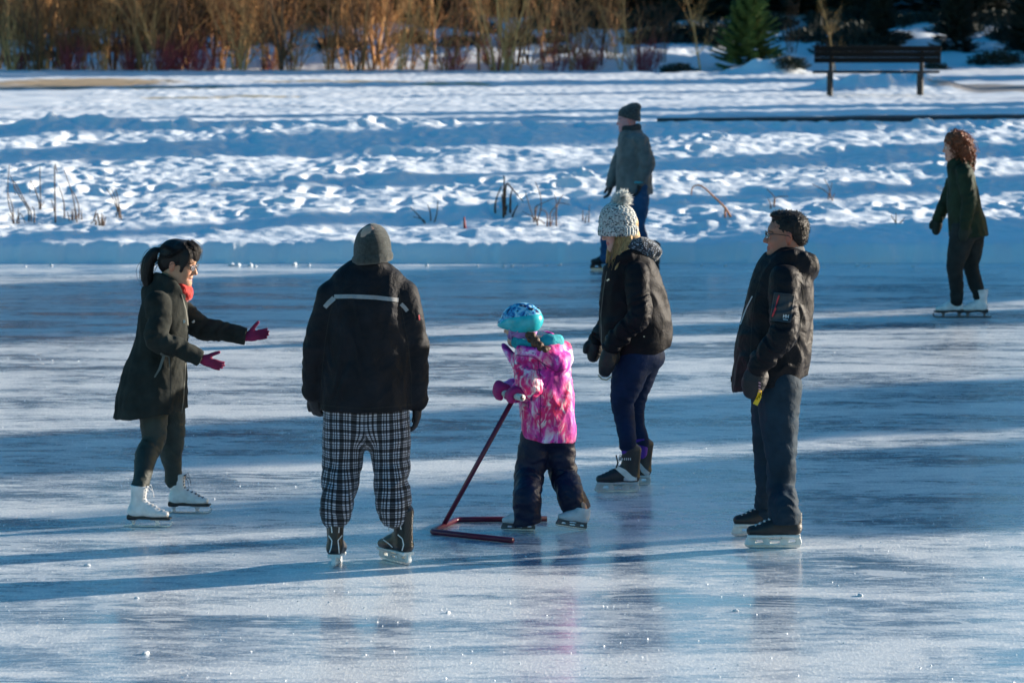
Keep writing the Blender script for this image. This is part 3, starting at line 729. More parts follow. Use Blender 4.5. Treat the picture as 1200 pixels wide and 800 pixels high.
reeds('dead_reeds', (87, 258), [[(88, 246), (84, 225), (75, 199)], [(92, 240), (84, 222)], [(85, 260), (86, 245)], [(82, 260), (79, 248)], [(90, 259), (89, 246)], [(88, 260), (92, 250)], [(75, 238), (69, 218)], [(96, 256), (95, 246)], [(64, 195), (67, 203)], [(84, 258), (84, 244)], [(110, 256), (113, 246)]], 'leaning dead reeds with a dark tuft at the foot, third clump from the left', 'reeds', reed_m)
reeds('dead_reeds', (119, 264), [[(119, 266), (119, 250)], [(120, 266), (121, 252)], [(117, 264), (114, 250), (110, 258)], [(122, 262), (124, 254)], [(112, 258), (106, 262)]], 'short stubby clump of dead reeds with a yellowish stalk', 'reeds', reed_m, None, .011)
reeds('dead_reeds', (139, 255), [[(141, 255), (136, 235), (131, 222)], [(142, 254), (138, 232), (135, 221)], [(139, 250), (131, 230), (123, 220)], [(136, 255), (137, 246)], [(140, 256), (139, 240)]], 'slanting sheaf of dead reeds, rightmost of the left reed clumps', 'reeds', reed_m)
reeds('dead_reeds', (592, 250), [[(590, 253), (590, 228), (591, 210), (590, 206)], [(592, 252), (592, 228), (594, 215), (600, 221), (613, 236)], [(598, 253), (598, 232), (601, 220)], [(583, 262), (580, 246), (582, 232), (588, 218)], [(590, 250), (588, 228)], [(597, 248), (599, 235)], [(580, 248), (590, 246)], [(601, 252), (607, 240)], [(591, 250), (595, 240)]], 'dark broken reed cluster in the middle of the bank', 'reeds', reed_m, None, .013)
reeds('dead_twigs', (632, 262), [[(640, 278), (646, 262), (650, 248)], [(630, 258), (634, 244), (633, 228), (627, 213)], [(620, 275), (626, 262), (620, 240), (616, 226)], [(629, 262), (627, 245), (632, 240), (650, 232)], [(645, 250), (652, 240), (650, 228)], [(652, 246), (655, 238), (668, 240)], [(640, 276), (638, 262), (626, 255), (612, 248)], [(652, 244), (657, 232), (660, 228)], [(641, 250), (632, 245)], [(625, 263), (630, 240)], [(645, 276), (652, 262)]], 'spread of thin dead twigs right of the dark reed cluster', 'twigs', twig_m)
reeds('dead_twigs', (682, 260), [[(683, 258), (683, 246)], [(690, 254), (691, 240)], [(686, 258), (688, 250)]], 'few short twigs behind the white bobble hat', 'twigs', twig_m)
reeds('dead_twigs', (505, 260), [[(505, 260), (504, 248), (501, 240)], [(508, 260), (512, 250), (513, 235)], [(500, 260), (488, 250), (481, 243)], [(506, 262), (520, 261)], [(497, 258), (484, 254)]], 'small dark twigs in the snow above the grey beanie, near the red stub', 'twigs', twig_m)
reeds('red_stub', (545, 268), [[(545, 269), (544, 254)]], 'short red stub sticking out of the snow bank', 'stub', plain('red_stub', (.3, .04, .03), .6), None, .018)
reeds('bent_stick', (857, 254), [[(857, 256), (850, 244), (838, 232), (822, 218), (812, 219), (810, 229)], [(857, 258), (862, 262), (876, 263)], [(850, 244), (854, 252)]], 'bent orange-tipped stick arching out of the bank left of the person in glasses', 'stick', stick_m, None, .012)
reeds('dead_twigs', (906, 240), [[(906, 242), (908, 232), (898, 221)], [(908, 232), (924, 230)], [(903, 240), (900, 232)]], 'faint twigs in the snow just above the bare-headed man', 'twigs', twig_m)
reeds('dead_twigs', (974, 234), [[(974, 236), (972, 222), (966, 210)], [(970, 226), (952, 216)], [(974, 236), (978, 226)], [(971, 232), (975, 214)]], 'faint twigs on the bank between the bare-headed man and the far woman', 'twigs', twig_m)
reeds('dead_twigs', (1050, 262), [[(1052, 262), (1044, 252)], [(1052, 264), (1060, 256)], [(1050, 262), (1050, 250)]], 'small twigs low on the bank left of the far woman', 'twigs', twig_m)

# ---- lumps of snow broken off along the ice edge, crumbs on the ice
def lump_mesh(seed, n=3):
    V, F = nets([ell((0, 0, 0), (1, .8, .62))], .16, lambda P: .22 * fbm(P[:, 0] * 1.4 + seed * 9, P[:, 1] * 1.4, P[:, 2] * 1.4, 2)); return V, F
lumps = []
for k in range(4):
    V, F = lump_mesh(k); me = link_mesh('snow_lump', V, F, SNOW); lumps.append(me)
spots = [(271, 311, .05), (279, 311, .045), (293, 311.5, .05), (299, 312, .03), (345, 310, .045), (362, 310.5, .03), (640, 311, .03), (655, 310.5, .035), (560, 311, .02), (590, 311.5, .025), (600, 311, .03), (612, 311, .02), (1004, 311, .04), (1018, 312, .025), (180, 311, .025), (60, 311, .03), (30, 312, .02), (440, 310.5, .03), (500, 311, .03), (850, 311, .03), (822, 311, .025), (905, 312, .025), (1070, 312, .03), (1150, 311, .03), (960, 311, .025)]
for i, (px, py, r) in enumerate(spots):
    o = lumps[i] if i < 4 else lumps[i % 4].copy()
    if i >= 4: COL.objects.link(o)
    g = on_z(px, py + .8); r *= .75; o.location = (g[0], g[1], r * .4); o.scale = (r, r, r); o.rotation_euler = (0, 0, i)
    tag(o, 'lump of snow lying along the foot of the bank', 'snow lump', 'snow lumps along the ice edge')
near = [(102, 663, .014, 'small white crumb of snow just below the long shadow, far left'), (171, 766, .016, 'white crumb of snow on the lit ice near the bottom edge, left'), (1008, 698, .014, 'white crumb of snow on the lit ice, lower right part of the photo'), (862, 716, .012, 'tiny white crumb on the ice just below the skates of the person in glasses'), (160, 701, .01, 'tiny crumb of snow on the lit ice left of the reflections'), (525, 718, .012, 'tiny crumb of snow on the lit ice below the red walker')]
for i, (px, py, r, l) in enumerate(near):
    o = lumps[i % 4].copy(); COL.objects.link(o); g = on_z(px, py); o.location = (g[0], g[1], r * .3); o.scale = (r * 1.4, r, r); tag(o, l, 'snow crumb')
V = []; F = []; rnd = np.random.default_rng(2)
for i in range(5500):
    Y = 15 + 25 * rnd.random() ** 1.5; x = (rnd.random() - .5) * Y * .32; 
    if float(pnoise(x * .7, Y * 1.4, 5)) < -.05: continue
    r = .0018 + .0055 * rnd.random() ** 3; a = rnd.uniform(0, 6.28); n0 = len(V)
    V += [(x + r * math.cos(a), Y + r * math.sin(a), 0.001), (x + r * math.cos(a + 2.1), Y + r * math.sin(a + 2.1), 0.001), (x + r * math.cos(a + 4.2), Y + r * math.sin(a + 4.2), 0.001), (x, Y, r * 1.2)]
    F += [(n0, n0 + 1, n0 + 3), (n0 + 1, n0 + 2, n0 + 3), (n0 + 2, n0, n0 + 3)]
tag(link_mesh('ice_shavings', np.array(V), F, SNOW, smooth=False), 'fine white ice shavings scattered over the rink', kind='stuff')

# ---- bench seen from behind
def bench():
    wood = plain('bench_wood', (.006, .006, .006), .85, 0, .2); metal = plain('bench_iron', (.018, .018, .02), .6)
    L0 = at(953, 62, 0) ; Yb = 66.5
    c = at(1027, 100, Yb); gz = 1.08; X0 = Xat(953, Yb); X1 = Xat(1101, Yb); cx = (X0 + X1) / 2; Lb = X1 - X0
    root = empty('park_bench', (cx, Yb, gz), 'dark wooden park bench seen from behind, its feet in a ridge of snow', 'bench')
    zt = at(1027, 54, Yb)[2]; zb = at(1027, 74, Yb)[2]; zs = at(1027, 84.5, Yb)[2]
    mb = MB(); n = 3; hh = (zt - zb) / n
    Rt = np.array(Matrix.Rotation(math.radians(10), 3, 'X'))
    for i in range(n):
        z = zb + hh * (i + .5); mb.box((cx, Yb - .02 - .02 * i, z), (Lb, .035, hh * .94), Rt, .006)
    mb.build('backrest', wood, root)
    mb = MB()
    for i in range(4): mb.box((cx, Yb + .08 + .115 * i, zs - .005 * i), (Lb * .99, .10, .04), None, .006)
    mb.build('seat', wood, root)
    for px in (973, 1079):
        x = Xat(px, Yb); mb = MB()
        mb.box((x, Yb + .045, (gz + zs) / 2 + .02), (.08, .06, zs - gz + .3), None, .01)            # rear foot
        mb.box((x, Yb + .012, (zs + zt) / 2 - .02), (.06, .035, (zt - zs)), Rt, .008)
        mb.box((x, Yb + .28, zs - .04), (.06, .46, .04), None, .008); mb.box((x, Yb + .47, (gz + zs) / 2 - .08), (.07, .06, zs - gz + .12), None, .01)
        mb.tube([(x, Yb + .05, zs - .12), (x, Yb - .03, zs - .2), (x, Yb - .01, gz - .1)], .022, 6)
        mb.build('leg', metal, root)
bench()

# ================================================================== PEOPLE: shared anatomy, gloves, skates
def frame(yaw, pitch=0, roll=0):
    """head or torso frame: forward F, left S, up U. yaw 0 faces right, 90 away, 180 left, 270 towards the camera"""
    a, p, r = map(math.radians, (yaw, pitch, roll))
    F = np.array([math.cos(a) * math.cos(p), math.sin(a) * math.cos(p), math.sin(p)]); S = np.array([-math.sin(a), math.cos(a), 0]); U = np.cross(F, S)
    S, U = S * math.cos(r) + U * math.sin(r), U * math.cos(r) - S * math.sin(r)
    return F, S, U
class Head:
    def __init__(s, c, yaw, pitch, sc=1.0, roll=0):
        s.c = np.asarray(c, float); s.F, s.S, s.U = frame(yaw, pitch, roll); s.sc = sc; s.R = np.stack([s.F, s.S, s.U], 1)
    def w(s, f, l, u): return s.c + s.sc * (s.F * f + s.S * l + s.U * u)
    def loc(s, V): return ((V - s.c) @ s.R) / s.sc
    def e(s, c, r, k=.0, sub=False): return ell(s.w(*c), np.asarray(r) * s.sc, s.R, k, sub)
    def lf(s, pts, w, d=None, side=None, **kw):
        return loft([s.w(*p) for p in pts], np.asarray(w) * s.sc, None if d is None else np.asarray(d) * s.sc, s.S if side is None else s.R @ np.asarray(side, float), **kw)
    def prims(s, smile=False, soft=0.0):
        P = [s.e((-.012, 0, .034), (.098, .076, .086)), s.e((.035, 0, -.035), (.055, .058, .085), .03), s.lf([(-.02, 0, -.03), (-.035, 0, -.14)], [.052, .052], k=.03),
             s.e((.070, 0, .030), (.022, .050, .022), .02), s.lf([(.072, 0, -.098), (.060, 0, -.104)], [.022, .026], k=.025)]
        for g in (-1, 1):
            P += [s.lf([(-.012, g * .054, -.05), (.058, g * .016, -.100)], [.017, .018], k=.035), s.e((.062, g * .034, -.032), (.024, .024, .024), .022),
                  s.e((.094, g * .030, -.002), (.015, .020, .011), .014, True), s.e((.078, g * .031, -.002), (.0155, .018, .014), .006)]
        P += [s.lf([(.082, 0, .012), (.095, 0, -.012), (.108, 0, -.032)], [.0075, .009, .012], [.011, .012, .011], k=.012), s.e((.095, .011, -.037), (.012, .008, .008), .006), s.e((.095, -.011, -.037), (.012, .008, .008), .006),
              s.lf([(.076, -.024, -.064), (.0905, 0, -.061), (.076, .024, -.064)], [.006] * 3, k=.006), s.lf([(.074, -.020, -.072), (.089, 0, -.0735), (.074, .020, -.072)], [.0068] * 3, k=.006)]
        if smile: P.append(s.lf([(.080, -.026, -.0655), (.094, 0, -.0705), (.080, .026, -.0655)], [.0035] * 3, k=.003, sub=True))
        for g in (-1, 1):
            P += [s.e((-.008, g * .078, -.010), (.017, .009, .031), .006), s.e((-.004, g * .087, -.006), (.009, .005, .018), .004, True)]
        return P
def skin_colour(H, base=(.62, .36, .25), lips=(.45, .13, .11), brow=(.03, .02, .015), smile=False, body=True):
    def f(V):
        q = H.loc(V); C = np.tile(np.array([*base, 1.0]), (len(V), 1)); x, y, z = q.T
        def blend(m, c): C[:, :3] = C[:, :3] * (1 - m[:, None]) + np.array(c) * m[:, None]
        bl = np.clip(1 - np.sqrt(((np.abs(y) - .038) / .022) ** 2 + ((z + .032) / .024) ** 2), 0, 1) * (x > .03) * .5; blend(bl, tuple(np.array(base) * (1.05, .68, .66)))
        blend(np.clip(1.4 - np.sqrt(((x - .108) / .016) ** 2 + (y / .016) ** 2 + ((z + .034) / .014) ** 2), 0, 1) * .35, tuple(np.array(base) * (1.05, .7, .68)))
        blend(np.clip((np.abs(y) - .071) / .006, 0, 1) * (z > -.06) * (z < .04) * .55, tuple(np.array(base) * (1.15, .6, .55)))
        blend(((np.abs(y) < .026 - .3 * np.abs(z + .068)) & (np.abs(z + .068) < .0105) & (x > .068)) * .9, lips)
        if smile: blend(((np.abs(y) < .018) & (np.abs(z + .0675) < .002) & (x > .07)) * .7, (.7, .62, .56))
        blend(((np.abs(z - .022 + .25 * (np.abs(y) - .03)) < .0045) & (np.abs(np.abs(y) - .032) < .018) & (x > .05)) * .85, brow)
        blend(((np.abs(np.abs(y) - .031) < .014) & (np.abs(z + .001) < .0035) & (x > .075)) * .8, (.03, .02, .02))
        return C
    return f
def skin_mat():
    m, t, b = base_mat('skin', (.6, .35, .25), .5, .4); a = nd(t, 'ShaderNodeAttribute'); a.attribute_name = 'col'
    t.links.new(a.outputs['Color'], b.inputs['Base Color']); b.inputs['Subsurface Weight'].default_value = .12; b.inputs['Subsurface Radius'].default_value = (.01, .004, .002); b.inputs['Subsurface Scale'].default_value = 1
    bump(t, b, noise(t, coords(t), 180, 2), .12, .002); return m
SKIN = skin_mat()
def lerp(a, b, t): return np.asarray(a) * (1 - t) + np.asarray(b) * t
def body_prims(H, J, lat, fwd, k=1.0, smile=False):
    """the continuous figure under the clothes. J: neck chest waist hip + per side sh el wr ha / th kn an toe (lists of two)"""
    P = H.prims(smile)
    P.append(loft([H.w(-.025, 0, -.06), lerp(H.w(-.03, 0, -.12), J['neck'], .6), J['neck']], [.056 * k, .056 * k, .075 * k], k=.03))
    P.append(loft([J['neck'], J['chest'], J['waist'], J['hip']], [.09 * k, .155 * k, .125 * k, .145 * k], [.06 * k, .095 * k, .085 * k, .10 * k], lat, k=.04))
    for i in (0, 1):
        P += [loft([J['sh'][i], lerp(J['sh'][i], J['el'][i], .5), J['el'][i]], [.048 * k, .043 * k, .036 * k], k=.03), loft([J['el'][i], lerp(J['el'][i], J['wr'][i], .35), J['wr'][i]], [.034 * k, .032 * k, .021 * k], k=.02)]
        P += [loft([J['th'][i], lerp(J['th'][i], J['kn'][i], .5), J['kn'][i]], [.062 * k, .052 * k, .038 * k], k=.04), loft([J['kn'][i], J['cf'][i] if 'cf' in J else lerp(J['kn'][i], J['sk'][i].w(.052, 0, .2), .4), J['sk'][i].w(.052, 0, .22), J['sk'][i].w(.048, 0, .14)], [.036 * k, .034 * k, .022 * k, .020 * k], k=.01)]
        hd = nrm(J['wr'][i] - J['el'][i]); P += [ell(J['wr'][i] + hd * .035 * k, (.018 * k, .018 * k, .018 * k), None, .015)]
        f_ = J['sk'][i]; P += [loft([f_.w(.048, 0, .14), f_.w(.06, 0, .112), f_.w(.17, 0, .096)], [.020 * f_.sc, .020 * f_.sc, .014 * f_.sc], k=.005)]
    return P
def eyes(H, parent, pup=(.02, .012, .008)):
    for g in (-1, 1):
        V, F = nets([ell((0, 0, 0), .0118 * H.sc)], .002 * H.sc)
        white = plain('eye_white', (.75, .72, .68), .2); dark = plain('iris', pup, .15)
        c = H.w(.0835, g * .031, -.002); W_ = V + c; q = ((V) @ H.R); fm = ((q[F].mean(1)[:, 0] > .0098 * H.sc)).astype(int)
        link_mesh('eye', W_, F, [white, dark], parent, fmat=fm)
def glasses(H, parent, col=(.02, .02, .022), rx=.024, rz=.017):
    m = plain('glasses_frame', col, .25); mb = MB()
    for g in (-1, 1):
        a = np.linspace(0, 2 * math.pi, 21); pts = [H.w(.104 - .010 * abs(math.cos(t)) * (1 if (math.cos(t) * g > 0) else .1), g * .033 + rx * math.cos(t) * (1), .0 + rz * np.sign(math.sin(t)) * abs(math.sin(t)) ** .7) for t in a]
        mb.tube(pts, .0021 * H.sc, 5, cap=False)
        mb.tube([H.w(.094, g * .057, .008), H.w(.05, g * .076, .010), H.w(-.008, g * .083, .004), H.w(-.02, g * .084, -.01)], .0022 * H.sc, 5)
    mb.tube([H.w(.105, -.010, .004), H.w(.109, 0, .007), H.w(.105, .010, .004)], .002 * H.sc, 5)
    o = mb.build('glasses', m, parent, True)
    gl = bpy.data.materials.get('lens')
    if gl is None:
        gl, t, b = base_mat('lens', (.9, .95, 1), .03, .5); b.inputs['Transmission Weight'].default_value = 1; b.inputs['Alpha'].default_value = .35
    mb = MB()
    for g in (-1, 1):
        n = 16; ring = [H.w(.1035 - .008 * abs(math.cos(2 * math.pi * k / n)) * (1 if math.cos(2 * math.pi * k / n) * g > 0 else .1), g * .033 + rx * .95 * math.cos(2 * math.pi * k / n), rz * .95 * math.sin(2 * math.pi * k / n)) for k in range(n)]
        V = np.array(ring + [r + H.F * .0012 for r in ring]); mb.add(V, [tuple(range(n)), tuple(range(n, 2 * n))[::-1]] + [(k, (k + 1) % n, n + (k + 1) % n, n + k) for k in range(n)])
    mb.build('lens', gl, o)
def hand_prims(wr, Fd, Nn, s=1.0, curl=25, spread=6, thumb=1, pad=1.0, tcurl=15):
    """wr wrist, Fd finger direction, Nn palm normal (fingers curl that way), thumb=+1/-1 picks the side (Fd x Nn)"""
    Fd = nrm(Fd); Nn = nrm(Nn - Fd * np.dot(Nn, Fd)); T = np.cross(Fd, Nn) * thumb; R = np.stack([Fd, T, Nn], 1)
    P = [ell(wr + Fd * .048 * s, np.array([.052, .040, .018 * pad]) * s, R), loft([wr - Fd * .03 * s, wr + Fd * .02 * s], [.033 * s, .034 * s], [.027 * s, .022 * s], T, k=.015)]
    P.append(ell(wr + (Fd * .035 + T * .026 + Nn * .008) * s, np.array([.032, .018, .017]) * s, R, .012))
    for i, (o, L, r) in enumerate(((.0285, .072, .0098), (.0095, .082, .0102), (-.0095, .076, .0098), (-.0275, .060, .0088))):
        p = wr + (Fd * .086 + T * o) * s; a = math.radians(curl * .6); yaw = math.radians(spread * (1.5 - i) * .8); pts = [p]; rs = [r * pad * s * 1.05]
        for j, f in enumerate((.42, .32, .26)):
            d = (Fd * math.cos(yaw) + T * math.sin(yaw)) * math.cos(a) + Nn * math.sin(a); p = p + d * L * f * s; pts.append(p); rs.append(r * pad * s * (1 - .09 * (j + 1))); a += math.radians(curl)
        P.append(loft(pts, rs, k=.005, sm=1))
    p = wr + (Fd * .028 + T * .030 + Nn * .006) * s; pts = [p]; a = math.radians(48)
    for j, L in enumerate((.035, .030, .026)):
        p = p + (Fd * math.cos(a) + T * math.sin(a) * .95 + Nn * .25) * L * s; pts.append(p); a -= math.radians(tcurl)
    P.append(loft(pts, np.array([.014, .012, .0112, .0095]) * pad * s, k=.006, sm=1)); return P
def mitten_prims(wr, Fd, Nn, s=1.0, thumb=1, L=.15, w=.055, d=.035):
    Fd = nrm(Fd); Nn = nrm(Nn - Fd * np.dot(Nn, Fd)); T = np.cross(Fd, Nn) * thumb
    return [loft([wr - Fd * .05, wr, wr + Fd * L * .5 + Nn * .004, wr + Fd * L * .85 + Nn * .014], np.array([.046, .044, w, w * .72]), np.array([.040, .036, d, d * .75]), T, k=.01, wr=([.003, .003, .002, 0], 30, 10, 3)),
            loft([wr + Fd * .015 + T * .03, wr + Fd * .05 + T * .055 + Nn * .012, wr + Fd * .085 + T * .055 + Nn * .022], [.022, .021, .017], k=.012)]

class Fr:      # local skate frame
    def __init__(s, o, yaw, pitch=0, roll=0, sc=1.0): s.o = np.asarray(o, float); s.X, s.Y, s.Z = frame(yaw, pitch, roll); s.sc = sc; s.R = np.stack([s.X, s.Y, s.Z], 1)
    def w(s, x, y, z): return s.o + s.sc * (s.X * x + s.Y * y + s.Z * z)
    def loc(s, V): return ((V - s.o) @ s.R) / s.sc
def skate(parent, kind, f, mats=None, lean=(0, 0), laces=None, h=.0045, top=None):
    w = f.w; sc = f.sc; A = lambda v: np.asarray(v, float) * sc
    lx, ly = lean
    if kind == 'figure':
        P = [loft([w(.035, 0, .098), w(.11, 0, .10), w(.18, 0, .090), w(.236, 0, .084)], A([.036, .038, .041, .031]), A([.034, .038, .030, .021]), f.Y, k=.0),
             loft([w(.045, 0, .10), w(.050 + lx * .3, ly * .3, .155), w(.052 + lx * .7, ly * .7, .215), w(.050 + lx, ly, .275)], A([.034, .035, .042, .049]), A([.046, .044, .050, .058]), f.Y, k=.03),
             loft([w(.085, 0, .15), w(.15, 0, .112)], A([.022, .026]), A([.02, .022]), f.Y, k=.04)]
        P += [halfspace(w(0, 0, .0635), -f.Z * 1.0 + f.X * -.06), halfspace(w(.05 + lx, ly, .262), f.Z + f.X * .10)]
        front = [(.238, .115), (.21, .125), (.185, .135), (.16, .145), (.135, .16), (.118, .178), (.112, .198), (.112, .218), (.112, .238), (.112, .254)]
        sole = [extr(A([(-.008, .054), (.262, .050), (.272, .058), (.268, .066), (.12, .068), (.10, .074), (-.006, .079)]), .034 * sc, w(0, 0, 0), f.X, f.Z, .004), extr(A([(-.004, .046), (.052, .046), (.066, .066), (-.008, .074)]), .028 * sc, w(0, 0, 0), f.X, f.Z, .004)]
        blade = [extr(A([(-.035, 0), (.24, 0), (.262, .004), (.276, .014), (.282, .032), (.270, .046), (.264, .046), (.27, .03), (.258, .017), (.23, .013), (-.035, .013)]), .0032, w(0, 0, 0), f.X, f.Z),
                 extr(A([(.012, .011), (.045, .011), (.036, .024), (.044, .050), (.004, .050), (.020, .024)]), .0036, w(0, 0, 0), f.X, f.Z),
                 extr(A([(.165, .011), (.20, .011), (.192, .024), (.205, .055), (.155, .055), (.172, .024)]), .0036, w(0, 0, 0), f.X, f.Z),
                 extr(A([(-.0, .046), (.058, .046), (.058, .051), (-.0, .051)]), .022 * sc, w(0, 0, 0), f.X, f.Z), extr(A([(.14, .0465), (.25, .0465), (.25, .0515), (.14, .0515)]), .024 * sc, w(0, 0, 0), f.X, f.Z)]
    else:
        P = [loft([w(.030, 0, .105), w(.11, 0, .108), w(.19, 0, .098), w(.252, 0, .092)], A([.038, .042, .047, .036]), A([.038, .042, .036, .027]), f.Y),
             loft([w(.040, 0, .11), w(.050 + lx * .3, ly * .3, .165), w(.055 + lx * .7, ly * .7, .22), w(.052 + lx, ly, .285)], A([.038, .041, .047, .054]), A([.046, .048, .055, .062]), f.Y, k=.03),
             loft([w(.085, 0, .165), w(.17, 0, .115)], A([.024, .028]), A([.024, .024]), f.Y, k=.045), loft([w(.004, 0, .15), w(-.004 + lx, ly, .292)], A([.026, .024]), A([.015, .01]), f.Y, k=.02)]
        P += [halfspace(w(0, 0, .068), -f.Z)]
        if top: P.append(halfspace(w(0, 0, top), f.Z))
        front = [(.245, .125), (.22, .134), (.195, .145), (.17, .155), (.15, .17), (.132, .188), (.124, .208), (.122, .228), (.12, .246)]
        sole = [extr(A([(.002, .055), (.085, .062), (.15, .062), (.262, .056), (.276, .066), (.27, .074), (-.004, .076)]), .036 * sc, w(0, 0, 0), f.X, f.Z, .004),
                extr(A([(-.006, .016), (.275, .016), (.290, .024), (.276, .062), (.17, .066), (.16, .050), (.10, .050), (.088, .066), (-.002, .068), (-.012, .03)]), .013 * sc, w(0, 0, 0), f.X, f.Z, .004),
                extr(A([(.105, .027), (.155, .027), (.16, .040), (.10, .040)]), .05, w(0, 0, 0), f.X, f.Z, 0, 0, True), extr(A([(.19, .030), (.235, .030), (.228, .046), (.197, .046)]), .05, w(0, 0, 0), f.X, f.Z, 0, 0, True),
                extr(A([(.02, .032), (.06, .032), (.055, .048), (.024, .048)]), .05, w(0, 0, 0), f.X, f.Z, 0, 0, True)]
        blade = [extr(A([(-.004, .006), (.012, 0), (.262, 0), (.284, .010), (.290, .024), (.275, .019), (-.006, .019)]), .0028, w(0, 0, 0), f.X, f.Z)]
    b = sdf_obj('skate', P, mats['boot'], parent, h, smooth_it=1)
    sdf_obj('sole' if kind == 'figure' else 'blade_holder', sole, mats['sole'], b, .0035, smooth_it=1)
    V, F = nets(blade, .0022); link_mesh('blade', V, F, mats['blade'], b)
    if laces:
        bv = bvh_of(b); mb = MB(); L = []
        for (x, z) in front:
            row = []
            for sd in (-1, 1):
                o_ = w(x + .06 + lx * max(0, (z - .12) / .16), sd * .021 + ly * max(0, (z - .12) / .16), z + .06); d = nrm(-f.X * .75 - f.Z * .66); hit, no, fi, di = bv.ray_cast(Vector(o_), Vector(d))
                row.append(np.array(hit) - d * .002 if hit is not None else None)
            if row[0] is not None and row[1] is not None: L.append(row)
        for i in range(len(L)):
            mb.tube([L[i][0], (L[i][0] + L[i][1]) / 2 - nrm(-f.X - f.Z) * .004, L[i][1]], .0036 * sc, 4)
            if i + 1 < len(L): mb.tube([L[i][0], L[i + 1][1]], .0032 * sc, 4); mb.tube([L[i][1], L[i + 1][0]], .0032 * sc, 4)
        if L:
            tp = L[-1]
            for sd in (0, 1):
                s_ = -1 if sd == 0 else 1; c = tp[sd]; mb.tube([c, c + f.Y * s_ * .022 + f.X * .012 + f.Z * .006, c + f.Y * s_ * .03 + f.X * .018 - f.Z * .02, c + f.Y * s_ * .012 + f.X * .012 - f.Z * .02], .0024 * sc, 4)
                mb.tube([c, c + f.X * .025 - f.Z * .03 + f.Y * s_ * .015, c + f.X * .03 - f.Z * .065 + f.Y * s_ * .02], .0022 * sc, 4)
        if L: mb.build('laces', laces, b, True)
    return b, f
steel = plain('blade_steel', (.55, .56, .58), .22, .95); white_boot = plain('white_leather', (.78, .77, .76), .38); black_sole = plain('black_sole', (.015, .015, .017), .4)
white_plastic = plain('white_plastic', (.74, .76, .74), .35); black_boot = plain('black_boot', (.016, .016, .018), .5, bst=.4, bs=40); lace_w = plain('white_lace', (.75, .75, .76), .7); lace_k = plain('dark_lace', (.03, .035, .06), .7)
def dress(root, name, prims, mat, **kw): return sdf_obj(name, prims, mat, root, **kw)
def cuffs(root, J, r, mat, d=.0, h=.005):
    for i in (0, 1):
        a = nrm(J['wr'][i] - J['el'][i]); c = J['wr'][i] - a * (.012 - d); e = halfspace_local(c + a * .02, a, .1)
        dress(root, 'cuff', [loft([c - a * .022, c + a * .012], [r, r * .97], capf=.35), e], mat, h=h)
def zat(V, z0, z1): return np.clip((V[:, 2] - z0) / (z1 - z0), 0, 1)

